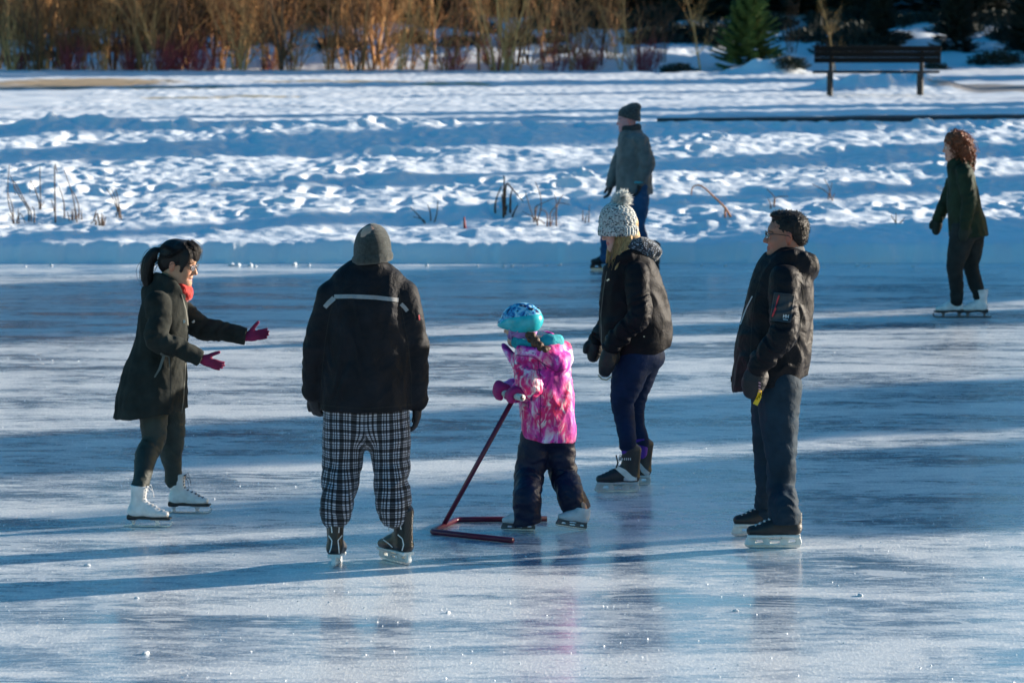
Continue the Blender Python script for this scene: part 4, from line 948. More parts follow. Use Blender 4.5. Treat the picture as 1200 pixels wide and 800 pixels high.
# ------------------------------------------------------------------ 1. woman in the long grey coat, reaching out her hands (left)
def coat_woman():
    D = 20.65; P = lambda x, y, dd=0: at(x, y, D + dd); g1 = on_z(168, 617); g2 = on_z(217, 601); rt = (g1 + g2) / 2
    root = empty('person', (rt[0], rt[1], 0), 'person in long dark coat and red scarf holding out both magenta gloved hands', 'person')
    H = Head(P(209.5, 308.5), -16, -12, 1.05); F, S, U = frame(-6, -14)
    K = [Fr((on_z(151, 617)[0], g1[1], 0), -8, 0, 0, .92), Fr((on_z(199, 601)[0], g2[1], 0), -6, 0, 0, .90)]
    J = dict(neck=P(201, 341), chest=P(195, 368), waist=P(190, 415), hip=P(186, 455), sh=[P(185, 356, -.165), P(200, 356, .16)], el=[P(187, 397, -.235), P(236, 383, .20)], wr=[P(233, 419, -.19), P(286, 393.5, .18)],
             th=[P(180, 470, -.09), P(199, 470, .09)], kn=[P(180, 516, -.10), P(203, 516, .12)], an=[P(163, 570, g1[1] - D - .0), P(203, 560, g2[1] - D)], sk=K)
    sdf_obj('body', body_prims(H, J, S, F, .95, True), SKIN, root, .0055, color=skin_colour(H, (.54, .28, .17), (.44, .12, .09), smile=True))
    eyes(H, root); glasses(H, root)
    coat = cloth('charcoal_wool', (.026, .029, .026), .9, .35, 22, .45, 420, .6, .15)
    wr = lambda a: (a, 26, 9, 2.0)
    T = [(201, 338, 13), (199, 345, 20), (194, 356, 25), (191, 375, 29), (190, 395, 30), (186, 420, 33), (181, 445, 38), (178, 470, 42), (177, 500, 45)]
    tw = [.07, .10, .145, .155, .15, .165, .20, .23, .25]
    m = D / FPX
    body = loft([P(x, y) for x, y, _ in T], tw, [q * m for _, _, q in T], S, wr=([.0, .002, .004, .004, .006, .005, .005, .005, .005], 7, 11, 5), wpow=2)
    pr = [body, halfspace(P(177, 484), np.array([.15, 0, -1.]))]
    for i in (0, 1):
        e, s_, w_ = J['el'][i], J['sh'][i], J['wr'][i]; e2 = e + (e - (s_ + w_) / 2) * .12
        pr.append(loft([s_, lerp(s_, e, .5), e2, lerp(e, w_, .5), w_ + (w_ - e) * .02], [.076, .068, .060, .054, .048], None, S, k=.014, wr=([.003, .008, .013, .009, .004], 20, 7, 3 + i)))
        d = nrm(w_ - e); pr.append(halfspace_local(w_ + d * .012, d, .14))
    pr.append(loft([P(214, 346, -.05), P(197, 332, -.088), P(183, 330, 0), P(197, 332, .088), P(214, 347, .05)], [.022, .042, .055, .042, .022], [.018, .022, .026, .022, .018], (0, 0, 1), k=.02))       # stand-up collar
    pr.append(loft([P(188, 338, -.06), P(172, 345, 0), P(188, 338, .08)], [.04, .055, .04], [.03, .035, .03], (0, 0, 1), k=.03))                                                              # hood lying at the back
    pr += [ell(P(211, 326, 0), (.080, .072, .070), None, .01, True)]
    folds = lambda V: .010 * np.clip((P(0, 420)[2] - V[:, 2]) * 2.2, 0, 1) * pnoise((V[:, 0] - rt[0]) * 9, (V[:, 1] - rt[1]) * 9, V[:, 2] * 1.2) + .003 * pnoise(V[:, 0] * 25, V[:, 1] * 25, V[:, 2] * 14)
    c = dress(root, 'coat', pr, coat, h=.0065, disp=folds); bv = bvh_of(c); seam = plain('coat_seam', (.12, .125, .11), .8); dark = plain('coat_dark', (.02, .02, .02), .9)
    decal('front_edge', bv, [(213, 345), (218, 362), (221, 385), (219, 410), (217, 440), (215, 470), (213, 484)], .6, seam, c)
    decal('pocket_flap', bv, [(188, 414), (192, 417), (187, 432), (181, 442)], [1.2, 1.6, 1.4, .8], seam, c, .006, .008); decal('pocket_flap', bv, [(192, 416), (198, 418), (199, 430)], .5, seam, c)
    decal('seam', bv, [(199, 415), (200, 440), (199, 487)], .35, dark, c, .001)
    bm = plain('pale_button', (.7, .68, .62), .3)
    for (x, y) in ((215.5, 376.5), (226.5, 376.5), (220, 395)):
        d = Vector(ray(x, y)).normalized(); hit = bv.ray_cast(Vector((0, 0, CAM_H)), d)[0]
        if hit is None: continue
        mb = MB(); dn = np.array(d); mb.tube([np.array(hit) - dn * .004, np.array(hit) + dn * .002], [.010, .010], 12); mb.build('button', bm, c)
    mg = cloth('magenta_wool', (.22, .015, .07), .8, .3, 60, .4)
    mag = .0
    for i, (fd, nn) in enumerate((((26, -11, .02), (.25, 1, .25)), ((21, 3, -.02), (.25, -1, .3)))):
        Fd = np.array([fd[0], 0, fd[1]]) ; Fd = nrm(Fd / np.linalg.norm(Fd) + np.array([0, fd[2] * 2, 0]))
        hp = hand_prims(J['wr'][i] + nrm(J['wr'][i] - J['el'][i]) * .02, Fd, np.array(nn, float), .80, 12 if i == 0 else 14, 3, thumb=(1 if np.cross(Fd, np.array(nn, float))[2] > 0 else -1), pad=1.22, tcurl=5)
        dress(root, 'glove', hp, mg, h=.004)
    red = cloth('red_scarf', (.62, .02, .012), .8, .3, 40, .8, 200, .4, .3, .3)
    sc = [loft([P(206, 340, -.05), P(214, 341, -.045), P(221, 343, 0), P(214, 341, .045), P(206, 339, .05)], [.036, .042, .040, .042, .036], [.02, .024, .024, .024, .02], (0, 0, 1), wr=(.006, 18, 30, 2)),
          loft([P(213, 341, -.01), P(215, 347, -.01), P(215, 354, -.01)], [.04, .035, .015], [.03, .028, .01], S, k=.02, wr=(.006, 20, 22, 5))]
    dress(root, 'scarf', sc, red, h=.005)
    lg = cloth('grey_green_leggings', (.035, .045, .040), .6, .3, 30, .5, 300, .3, .25)
    pr = []
    for i in (0, 1):
        t, kn, an = J['th'][i], J['kn'][i], J['an'][i]
        calf = lerp(kn, an, .35) - F * .015
        pr.append(loft([t, lerp(t, kn, .55), kn, calf, lerp(kn, an, .75), an + np.array([0, 0, -.01])], [.088, .078, .064, .064, .05, .047], None, S, k=.03, wr=([0, .004, .007, .003, .002, .007], 24, 9, i * 4)))
    dress(root, 'leggings', pr, lg, h=.0055)
    ms = dict(boot=white_boot, sole=black_sole, blade=steel)
    k = 25 / 203 * 2
    skate(root, 'figure', K[0], ms, (.02, 0), lace_w)
    skate(root, 'figure', K[1], ms, (.0, 0), lace_k)
    # hair
    hm = hair_mat('black_hair', (.010, .007, .007))
    hp = hair_cap(H) + [H.lf([(.02, 0, .112), (.078, .01, .085), (.094, .012, .040)], [.055, .05, .035], [.018, .014, .008], k=.02), H.lf([(.0, .05, .10), (.055, .066, .06), (.060, .068, .0)], [.03, .028, .012], [.02, .016, .01], side=(1, 0, 0), k=.02),
                        H.lf([(.0, -.05, .10), (.055, -.064, .06), (.052, -.072, -.0), (.045, -.07, -.03)], [.03, .028, .014, .008], [.02, .016, .01, .006], side=(1, 0, 0), k=.02)]
    hh = dress(root, 'hair', hp, hm, h=.0055, disp=strand(H))
    pt = loft([P(190, 297), P(182, 296), P(175, 304), P(172, 318), P(173, 332), P(178, 345)], [.018, .03, .040, .043, .036, .012], [.018, .03, .034, .034, .03, .01], S, wr=(.0045, 5, 60, 8))
    dress(hh, 'ponytail', [pt], hm, h=.005)
    mb = MB(); ring = [P(187.5, 299) + .024 * (S * math.cos(a) + U * math.sin(a)) for a in np.linspace(0, 6.283, 15)]; mb.tube(ring, .009, 8, cap=False); mb.build('hair_tie', plain('white_scrunchie', (.7, .75, .8), .7), hh, True)
    strands(hh, hm, [(P(188, 298), P(176, 306), P(171, 325), P(176, 347))], 90, .02, 3)
    gd = [(H.w(.075, a * .5, .112), H.w(.0, a, .118 - abs(a) * .5), H.w(-.08, a * .8, .085), H.w(-.13, a * .2, .045)) for a in (-.085, -.05, 0, .05)] + [(H.w(.03, -.082, .09), H.w(-.03, -.09, .04), H.w(-.09, -.06, .02), H.w(-.13, 0, .03))]
    strands(hh, hm, gd, 170, .006, 9, .0018); strands(hh, hm, [(H.w(.04, -.03, .135), H.w(.09, -.02, .10), H.w(.105, -.01, .03)), (H.w(.03, -.06, .12), H.w(.075, -.06, .07), H.w(.07, -.065, .0)), (H.w(.04, .02, .135), H.w(.095, .02, .10), H.w(.105, .02, .03))], 90, .008, 10, .0018)
def halfspace_local(pt, n, rad):
    """trims a sleeve end flat: only acts within rad of pt"""
    p = Prim(); p.cut = True; pt = np.asarray(pt, np.float32); n = nrm(n).astype(np.float32)
    def f(Pp):
        q = Pp - pt; return np.where((q ** 2).sum(-1) < rad * rad, q @ n, -9.)
    p.f = f; return p
def hair_mat(name, col, var=.6):
    if name in _mc: return _mc[name]
    m, t, b = base_mat(name, col, .5, .3); v = coords(t, (1, 1, .2)); n = noise(t, v, 130, 4, .65)
    t.links.new(ramp(t, n, [(.3, tuple(c * (1 - var) for c in col)), (.7, tuple(min(1, c * (1 + var)) for c in col))]), b.inputs['Base Color']); bump(t, b, n, .9, .006); _mc[name] = m; return m
def hair_cap(H, fl=.0, low=-.055):
    return [H.e((-.020, 0, .042), (.104, .085, .090)), H.e((-.05, 0, -.01), (.068, .072, .065), .03), H.e((.112, 0, -.045), (.100, .082, .098), .01, True), halfspace_near(H.w(0, 0, low), -H.U + H.F * .3, H)]
def halfspace_near(pt, n, H):
    return halfspace(pt, n)
def strand(H, a=.004):
    return lambda V: a * pnoise(*(H.loc(V) * np.array([14, 60, 30])).T)
def strands(parent, mat, guides, n, spread, seed, r=.0016, name='loose_strands'):
    rnd = np.random.default_rng(seed); mb = MB()
    for i in range(n):
        g = catmull(np.array(guides[rnd.integers(len(guides))]), 5); o = rnd.normal(0, 1, 3) * spread; w = rnd.normal(0, 1, 3) * spread * .4
        u = np.linspace(0, 1, len(g))[:, None]; pts = g + o * (.6 + .5 * np.sin(u * 3.1)) + w * np.sin(u * rnd.uniform(4, 9)); e = rnd.uniform(.65, 1.05); k = max(3, int(len(g) * min(1, e)))
        mb.tube(pts[:k], np.linspace(r, r * .4, k), 3, cap=False)
    return mb.build(name, mat, parent, True)

# ------------------------------------------------------------------ 2. man seen from behind, plaid trousers
def plaid_mat():
    m, t, b = base_mat('plaid_flannel', (.5, .5, .5), .9, .2, 0, .2); a = nd(t, 'ShaderNodeAttribute'); a.attribute_name = 'pat'; sx = nd(t, 'ShaderNodeSeparateXYZ'); t.links.new(a.outputs['Vector'], sx.inputs[0])
    def stripes(v, per, segs):
        f = mathn(t, 'FRACT', mathn(t, 'DIVIDE', mathn(t, 'ADD', v, 10.0), per)); out = None
        for (c, w, s) in segs:
            l = mathn(t, 'MULTIPLY', mathn(t, 'LESS_THAN', mathn(t, 'ABSOLUTE', mathn(t, 'SUBTRACT', f, c)), w), s); out = l if out is None else mathn(t, 'MAXIMUM', out, l)
        return out
    segs = [(.25, .19, .86), (.60, .045, .85), (.83, .06, .9)]
    u = stripes(sx.outputs[0], .048, segs); v = stripes(sx.outputs[2], .052, segs)
    tot = mathn(t, 'ADD', mathn(t, 'MULTIPLY', u, .62), mathn(t, 'MULTIPLY', v, .62))
    c = ramp(t, tot, [(0, (.46, .47, .55)), (.45, (.12, .125, .15)), (.6, (.035, .037, .045)), (1, (.008, .008, .010))])
    t.links.new(c, b.inputs['Base Color']); p = bump(t, b, noise(t, coords(t), 24, 3), .5, .012); bump(t, b, noise(t, coords(t), 300, 2), .3, .002, p); return m
def plaid_man():
    gl = on_z(389, 667); gr = on_z(464, 662); D = 19.02; P = lambda x, y, dd=0: at(x, y, D + dd); rt = (gl + gr) / 2
    root = empty('person', (rt[0], rt[1], 0), 'person seen from behind in grey beanie, black jacket and black and white plaid trousers', 'person')
    H = Head(P(437, 291), 78, 0, 1.06); F, S, U = frame(88, 0); Xv = np.array([1., 0, 0])
    K = [Fr(on_z(391, 666), 86, -5, 0, 1.0), Fr(on_z(479, 663), 124, 0, 0, 1.0)]
    J = dict(neck=P(431, 322), chest=P(430, 360), waist=P(429, 420), hip=P(429, 470), sh=[P(388, 346), P(474, 346)], el=[P(371, 405), P(487, 405, .02)], wr=[P(367, 455, .05), P(489, 466, .03)],
             th=[P(404, 490), P(455, 490)], kn=[P(400, 548), P(459, 548)], an=[P(389, 612, gl[1] - D), P(461, 612, gr[1] - D)], sk=K)
    sdf_obj('body', body_prims(H, J, S, F, 1.06), SKIN, root, .0065, color=skin_colour(H, (.60, .34, .24)))
    jk = cloth('black_shell', (.009, .010, .014), .65, .35, 18, .9, 300, .3, .15)
    T = [(431, 314, 21), (431, 320, 26), (431, 330, 40), (431, 342, 47), (430, 370, 50), (430, 410, 51), (429, 450, 53), (428, 490, 53)]; m = D / FPX
    td = [.085, .10, .125, .145, .165, .175, .18, .18]
    pr = [loft([P(x, y) for x, y, _ in T], [q * m for _, _, q in T], td, Xv, wr=([0, 0, .003, .005, .008, .010, .010, .006], 6, 7, 5), wpow=2), halfspace(P(428, 479.5), np.array([.015, 0, -1]))]
    for i in (0, 1):
        s_, e, w_ = J['sh'][i], J['el'][i], J['wr'][i]
        pr.append(loft([s_, lerp(s_, e, .5), e, lerp(e, w_, .5), w_ + (w_ - e) * .06], [.080, .076, .070, .064, .056], [.085, .085, .078, .066, .058], Xv, k=.03, wr=([.002, .005, .009, .007, .006], 17, 8, 3 + i)))
    pr.append(loft([P(404, 322, .02), P(414, 314, -.06), P(431, 311, -.085), P(448, 314, -.06), P(458, 321, .02)], [.022, .028, .032, .028, .022], [.014, .018, .02, .018, .014], (0, 0, 1), k=.015))
    folds = lambda V: .007 * fbm((V[:, 0] - rt[0]) * 6, (V[:, 1] - rt[1]) * 6, V[:, 2] * 3.2, 2) + .006 * np.clip(1 - np.abs(V[:, 2] - P(0, 474)[2]) / .05, 0, 1) * pnoise(V[:, 0] * 22, V[:, 1] * 22, 3)
    c = dress(root, 'jacket', pr, jk, h=.0065, disp=folds); bv = bvh_of(c); tape = plain('reflective_tape', (.24, .25, .27), .4)
    decal('reflective_stripe', bv, [(391.5, 347.5), (412, 347.2), (440, 348.5), (467, 351.5)], 2.4, tape, c, .004, .004); decal('reflective_stripe', bv, [(380.5, 360), (385, 355), (391.5, 349)], [2.6, 2.8, 3.0], tape, c, .004)
    decal('reflective_stripe', bv, [(470, 356), (474, 360), (477.5, 364.5)], 2.2, tape, c, .004)
    dk = plain('jacket_seam', (.006, .006, .007), .8)
    decal('seam', bv, [(392, 350), (386, 370), (381, 400), (377, 440), (376, 472)], .5, dk, c, .001); decal('seam', bv, [(467, 340), (471, 365), (478, 400), (482, 440), (482, 474)], .5, dk, c, .001)
    decal('hem_seam', bv, [(376, 474), (400, 477), (430, 479), (482, 474)], .45, dk, c, .001); decal('sleeve_patch', bv, [(491, 369), (491.8, 375)], .9, plain('red_patch', (.5, .03, .05), .6), c)
    gv = cloth('black_glove', (.014, .014, .018), .6, .3, 40, .6)
    dress(root, 'glove', hand_prims(J['wr'][0] + np.array([0, 0, -.035]), (.18, .15, -1), (.6, .7, 0), .95, 38, 4, thumb=-1, pad=1.35), gv, h=.0045)
    dress(root, 'glove', hand_prims(J['wr'][1] + np.array([0, 0, -.04]), (-.05, .05, -1), (-1, .15, 0), .98, 26, 4, thumb=1, pad=1.35), gv, h=.0045)
    # trousers
    pr = [loft([P(429, 470), P(429, 496)], [.215, .205], [.14, .14], Xv, k=.0)]
    L = [[(404, 480, 25), (403, 510, 25), (401, 545, 23), (397, 575, 20), (395, 592, 19), (393, 603, 16.5)], [(454, 480, 25.5), (456, 510, 25), (458, 540, 22.5), (459, 565, 20), (461, 588, 19.5), (462, 601, 17.5)]]
    for i in (0, 1):
        yy = [0, .0, .0, (J['sk'][i].w(.05, 0, .2)[1] - D) * .6, (J['sk'][i].w(.05, 0, .2)[1] - D), (J['sk'][i].w(.05, 0, .2)[1] - D)]
        pr.append(loft([P(x, y, yy[j]) for j, (x, y, _) in enumerate(L[i])], [q * m for _, _, q in L[i]], [q * m * 1.08 for _, _, q in L[i]], Xv, k=.025, wr=([.002, .004, .007, .009, .012, .008], 13, 7, i * 5 + 1)))
    ax = [J['th'][0][0], J['th'][1][0]]
    def pat(V):
        side = (V[:, 0] > P(429, 500)[0]).astype(int); cx = np.where(side == 1, P(456, 500)[0], P(402, 500)[0]); cx = np.where(V[:, 2] > P(0, 506)[2], cx, cx)
        r = .105; a = np.arctan2(V[:, 0] - cx, -(V[:, 1] - D)); s = np.where(np.abs(a) < 1.2, (V[:, 0] - cx) * 1.12, a * r * 1.0)
        s = a * r * .95 + side * .03; w = .006 * pnoise(V[:, 0] * 7, V[:, 1] * 7, V[:, 2] * 6)
        return np.stack([s + w, V[:, 1], V[:, 2] - .05 * (V[:, 0] - cx) * np.where(side == 1, 1, -1) + w], -1)
    dress(root, 'plaid_trousers', pr, plaid_mat(), h=.007, attr=pat)
    bt = plain('hockey_boot', (.014, .014, .016), .42, bst=.4, bs=30); wp = plain('white_piping', (.78, .79, .8), .5); ms = dict(boot=bt, sole=white_plastic, blade=steel)
    b1, f1 = skate(root, 'hockey', K[0], ms, (.0, .0), None); bv = bvh_of(b1)
    b2, f2 = skate(root, 'hockey', K[1], ms, (.0, .0), lace_w); bv2 = bvh_of(b2)
    for pts in ([(384, 604.5), (387.5, 609), (389, 624)], [(402, 605), (398, 611), (397, 624)], [(385, 627), (389, 633), (388, 641), (386, 647)], [(401, 627), (396, 633), (397, 641), (397.5, 648)]): decal('piping', bv, pts, .65, wp, b1, .003, .004)
    for pts in ([(461, 603), (467, 607), (470, 620)], [(466, 626), (471.5, 631), (473, 638), (471, 645)], [(449, 632), (456, 637), (460, 641)]): decal('piping', bv2, pts, .65, wp, b2, .003, .004)
    # beanie
    kn = knit_mat('grey_knit', (.034, .042, .040)); hp = [loft([P(436.5, 306), P(436.5, 296), P(436.5, 284), P(436, 274), P(434.5, 267.5)], [.099, .102, .097, .076, .040], [.128, .132, .126, .098, .05], Xv, capf=.6), halfspace(P(436, 307.5), np.array([.12, 0, -1])),
          loft([P(436.5, 302.5, 0) + np.array([math.cos(a) * .103, math.sin(a) * .131, .012 * math.cos(a)]) for a in np.linspace(0, 6.283, 17)], [.022] * 17, [.0095] * 17, (0, 0, 1), k=.006, sm=1)]
    dress(root, 'beanie', hp, kn, h=.005, disp=lambda V: .0025 * pnoise(V[:, 0] * 16, V[:, 1] * 16, V[:, 2] * 12))
def knit_mat(name, col, fleck=None, sc=95):
    m, t, b = base_mat(name, col, .95, .15, 0, .3); v = coords(t)
    w = nd(t, 'ShaderNodeTexWave'); w.bands_direction = 'Z'; w.inputs['Scale'].default_value = sc * .55; w.inputs['Distortion'].default_value = 2.5; w.inputs['Detail'].default_value = 1; w.inputs['Detail Scale'].default_value = 4; t.links.new(v, w.inputs['Vector'])
    n = noise(t, v, sc * 1.6, 2); h = mathn(t, 'ADD', w.outputs['Fac'], n)
    c = ramp(t, noise(t, v, 60, 3), [(.3, tuple(x * .6 for x in col)), (.7, tuple(min(1, x * 1.4) for x in col))])
    if fleck:
        n2 = noise(t, coords(t, (1, 1, 1.3)), 85, 2, .5); c = mixc(t, ramp(t, n2, [(.56, (0, 0, 0)), (.60, (1, 1, 1))]), c, fleck)
    t.links.new(c, b.inputs['Base Color']); bump(t, b, h, .8, .004); return m

# ------------------------------------------------------------------ 3. child in the pink tie-dye jacket
def child():
    gl = on_z(606, 622); gr = on_z(672, 619); D = 20.35; P = lambda x, y, dd=0: at(x, y, D + dd); m = D / FPX
    root = empty('person', ((gl + gr)[0] / 2, (gl + gr)[1] / 2, 0), 'child in pink tie-dye jacket and teal helmet pushing the skating aid', 'person')
    H = Head(P(610, 381), 158, -6, .90); F, S, U = frame(150, 0); yaw = 150
    sh0 = P(607, 422, -.06); sh1 = P(655, 424, .05)
    K = [Fr(on_z(626, 622), 174, 0, 0, .66), Fr(on_z(686, 621), 190, 10, 0, .62)]
    J = dict(neck=P(628, 404), chest=P(633, 430), waist=P(638, 475), hip=P(641, 505), sh=[P(612, 424, -.10), P(648, 424, .12)], el=[P(621, 452, -.16), P(612, 456, .16)], wr=[P(606, 461, -.12), P(594, 456, .0)],
             th=[P(628, 520, -.04), P(656, 520, .05)], kn=[P(619, 560, -.06), P(661, 556, .03)], an=[P(616, 598, gl[1] - D), P(674, 592, gr[1] - D)], cf=[P(618, 585, gl[1] - D), P(669, 580, gr[1] - D)], sk=K)
    sdf_obj('body', body_prims(H, J, S, F, .70), SKIN, root, .0055, color=skin_colour(H, (.62, .36, .26)))
    eyes(H, root)
    def dye():
        mt, t, b = base_mat('pink_tie_dye', (.7, .1, .3), .6, .4); v = coords(t, (1, 1, .8)); 
        n1 = noise(t, v, 9, 4, .62, .8); n2 = noise(t, coords(t, (1, 1, .6), (1, 2, 0)), 13, 4, .6, 2.0); n3 = noise(t, coords(t, (1.2, 1, .8), (2, .3, 1)), 17, 3, .6, 1.0); n4 = noise(t, coords(t, (1, 1, 1), (.4, 3, 1)), 4.5, 2)
        c = ramp(t, n1, [(.34, (.20, .01, .15)), (.42, (.50, .015, .30)), (.50, (.80, .04, .42)), (.55, (.75, .30, .66)), (.60, (.88, .76, .88))])
        c2 = ramp(t, n2, [(.38, (.78, .01, .10)), (.50, (.86, .03, .24)), (.57, (.92, .34, .40)), (.63, (.93, .82, .82))])
        c = mixc(t, ramp(t, n4, [(.45, (0, 0, 0)), (.56, (1, 1, 1))]), c, c2); c = mixc(t, ramp(t, n3, [(.62, (0, 0, 0)), (.65, (.9, .9, .9))]), c, (.06, .03, .16))
        t.links.new(c, b.inputs['Base Color']); p = bump(t, b, noise(t, v, 22, 3), .45, .012); return mt
    pink = dye()
    T = [(628, 404, 17), (632, 412, 28), (636, 428, 31), (639, 450, 31.5), (641, 475, 32), (643, 500, 32), (644, 525, 31)]
    pr = [loft([P(x, y) for x, y, _ in T], [q * m for _, _, q in T], [.08, .115, .14, .15, .15, .15, .145], (1, 0, 0), wr=([0, .003, .006, .008, .007, .006, .005], 10, 11, 5), wpow=2), halfspace(P(643, 515), np.array([-.09, 0, -1]))]
    for i in (0, 1):
        s_, e, w_ = J['sh'][i], J['el'][i], J['wr'][i]
        pr.append(loft([s_, lerp(s_, e, .5), e, lerp(e, w_, .6), w_], [.066, .068, .070, .058, .042], None, S, k=.02, wr=([.003, .006, .010, .008, .004], 26, 10, 3 + i)))
    pr.append(loft([P(603, 424, -.05), P(594, 410, -.03), P(590, 404, 0.0)], [.03, .028, .012], [.03, .02, .01], S, k=.02))               # flared collar tip
    pr.append(loft([P(608, 412, -.12), P(630, 414, -.15), P(652, 410, -.10), P(660, 408, .04)], [.034, .036, .04, .034], [.02, .024, .03, .024], (0, 0, 1), k=.02))
    pr.append(loft([P(640, 418, -.14), P(655, 426, -.12), P(662, 420, -.04), P(662, 408, .02)], [.045, .06, .055, .04], [.035, .045, .045, .035], (0, 0, 1), k=.02, wr=(.003, 14, 9, 21)))     # hood at the back
    pr.append(ell(P(628, 399, -.02), (.11, .10, .055), None, .015, True))
    jk = dress(root, 'jacket', pr, pink, h=.006, disp=lambda V: .006 * fbm(V[:, 0] * 9, V[:, 1] * 9, V[:, 2] * 6, 2)); bv = bvh_of(jk)
    dk = plain('jacket_seam_magenta', (.16, .01, .10), .7)
    decal('seam', bv, [(605, 416), (625, 418), (640, 428), (652, 436), (664, 432)], .5, dk, jk, .001); decal('seam', bv, [(630, 420), (634, 450), (633, 480), (633, 512)], .4, dk, jk, .001)
    teal = cloth('teal_fleece', (.02, .36, .42), .8, .4, 30, .8, 200, .4)
    dress(root, 'teal_hood', [loft([P(604, 401, -.05), P(618, 404, -.10), P(634, 404, -.11), P(652, 402, -.06), P(655, 400, .03)], [.03, .032, .036, .045, .035], [.02, .022, .026, .03, .025], (0, 0, 1), wr=(.006, 20, 20, 2)), ell(P(643, 401, -.07), (.055, .05, .048), None, .02),
                              ell(P(628, 405, 0), (.10, .08, .03), None, .02)], teal, h=.005)
    lil = cloth('lilac_balaclava', (.42, .20, .50), .8, .6, 60, .5)
    bal = [H.e((-.012, 0, .0), (.100, .083, .10)), H.e((.03, 0, -.055), (.062, .064, .065), .03), H.lf([(-.02, 0, -.05), (-.03, 0, -.15)], [.07, .075], k=.03), H.e((.11, 0, -.005), (.052, .058, .055), .008, True)]
    dress(root, 'balaclava', bal, lil, h=.005)
    # helmet
    def helm():
        mt, t, b = base_mat('helmet_shell', (.05, .2, .5), .2, .5); v = coords(t); n = noise(t, v, 20, 2, .5, 1.5); n2 = noise(t, coords(t, (1, 1, 1), (2, 1, 0)), 32, 2)
        c = ramp(t, n, [(.38, (.02, .07, .26)), (.46, (.06, .26, .55)), (.54, (.12, .50, .72)), (.62, (.45, .70, .85))]); c = mixc(t, ramp(t, n2, [(.58, (0, 0, 0)), (.62, (1, 1, 1))]), c, (.02, .02, .09)); t.links.new(c, b.inputs['Base Color']); return mt
    hp = [H.e((-.012, 0, .045), (.134, .112, .098)), H.e((.075, 0, .02), (.075, .095, .045), .02), halfspace(H.w(0, 0, .004), -H.U + H.F * .12)]
    he = dress(root, 'helmet', hp, helm(), h=.005)
    tb = plain('teal_plastic', (.03, .48, .56), .22); hp = [H.e((-.014, 0, .028), (.139, .117, .098)), H.e((.075, 0, .018), (.075, .097, .038), .02), halfspace(H.w(0, 0, -.038), -H.U + H.F * .30), halfspace(H.w(0, 0, .078), H.U + H.F * .40)]
    dress(he, 'helmet_rim', hp, tb, h=.005)
    hv = bvh_of(he)
    for (x, y, r) in ((622, 362, .012), (630, 361, .008), (611, 358, .008)):
        d = Vector(ray(x, y)).normalized(); hit = hv.ray_cast(Vector((0, 0, CAM_H)), d)[0]
        if hit is not None:
            V, F_ = nets([ell((0, 0, 0), (r * 1.6, r, r * .55))], .0025); link_mesh('vent', V + np.array(hit) , F_, plain('vent_dark', (.004, .006, .02), .5), he)
    st = plain('lilac_strap', (.45, .30, .55), .6); mb = MB()
    for g in (-1, 1): mb.tube([H.w(.045, g * .092, .0), H.w(.035, g * .088, -.05), H.w(.055, g * .045, -.115), H.w(.06, 0, -.128)], .006, 5, flat=.5); mb.tube([H.w(-.045, g * .092, .0), H.w(-.0, g * .09, -.045), H.w(.035, g * .085, -.055)], .006, 5, flat=.5)
    mb.build('chin_strap', st, he, True)
    br = hair_mat('brown_braid', (.11, .05, .028), .7); V = []
    pl = [P(621, 392, -.11), P(625, 398, -.13), P(631, 405, -.15), P(638, 412, -.16)]; ph = []
    C = catmull(np.array(pl), 5); pr = []
    for i in range(0, len(C), 2):
        sd = 1 if (i // 2) % 2 else -1; pr.append(ell(C[i] + np.array([sd * .008, 0, sd * .004]), (.021 + .004 * math.sin(i * .3), .02, .021), None, .006))
    dress(root, 'hair', pr + [ell(P(640, 409, -.15), (.03, .018, .02), None, .01)], br, h=.004, disp=lambda V: .0025 * pnoise(V[:, 0] * 90, V[:, 1] * 60, V[:, 2] * 90))
    # mittens on the handle
    mit = cloth('magenta_mitten', (.42, .012, .14), .55, .25, 30, .5)
    hA = HANDLE[0]; hB = HANDLE[1]
    for i, (c, th) in enumerate(((hA, 1), (hB, 1))):
        e = nrm(hB - hA); pr = [loft([J['wr'][i] * .7 + c * .3, c + np.array([0, 0, .028])], [.030, .031], k=.0)]
        for t_ in (-.02, 0, .02):
            pr.append(loft([c + e * t_ + np.array([0, .0, 0]) + np.array([math.cos(a) * .036, 0, math.sin(a) * .034]) for a in (.3, 1.2, 2.2, 3.1, 4.0)], [.016] * 5, k=.014, sm=2))
        pr.append(loft([c + np.array([.02, 0, .03]), c + np.array([.038, 0, .0]) + e * .01, c + np.array([.02, 0, -.026]) + e * .01], [.017, .015, .013], k=.01)); 
        if i == 1: pr.append(ell(P(584.5, 454.5, -.02), (.033, .038, .046), None, .02))
        dress(root, 'mitten', pr, mit, h=.0045)
    # trousers
    sn = cloth('navy_snow_trousers', (.008, .012, .040), .5, .3, 20, .8, 200, .2, .3)
    L = [[(629, 512, 19, 0), (624, 535, 18, -.02), (620, 558, 16.5, -.04), (618, 582, 15.5, gl[1] - D), (617.5, 606, 15.5, gl[1] - D), (617, 613, 15, gl[1] - D)], [(656, 512, 18.5, .03), (657, 535, 17, .02), (661, 556, 16, .02), (668, 578, 15, gr[1] - D), (674, 592, 15.5, gr[1] - D), (677, 602, 15.5, gr[1] - D)]]
    pr = [ell(P(643, 512, 0), (.15, .12, .07), None, .03)]
    for i in (0, 1): pr.append(loft([P(x, y, dd) for x, y, _, dd in L[i]], [q * m for _, _, q, _ in L[i]], None, S, k=.03, wr=([.003, .007, .010, .010, .010, .006], 18, 8, i * 5 + 1)))
    pr += [halfspace_local(P(617, 614.5, gl[1] - D), np.array([.2, 0, -1]), .14), halfspace_local(P(676, 600, gr[1] - D), np.array([.42, 0, -1]), .14)]
    dress(root, 'snow_trousers', pr, sn, h=.006)
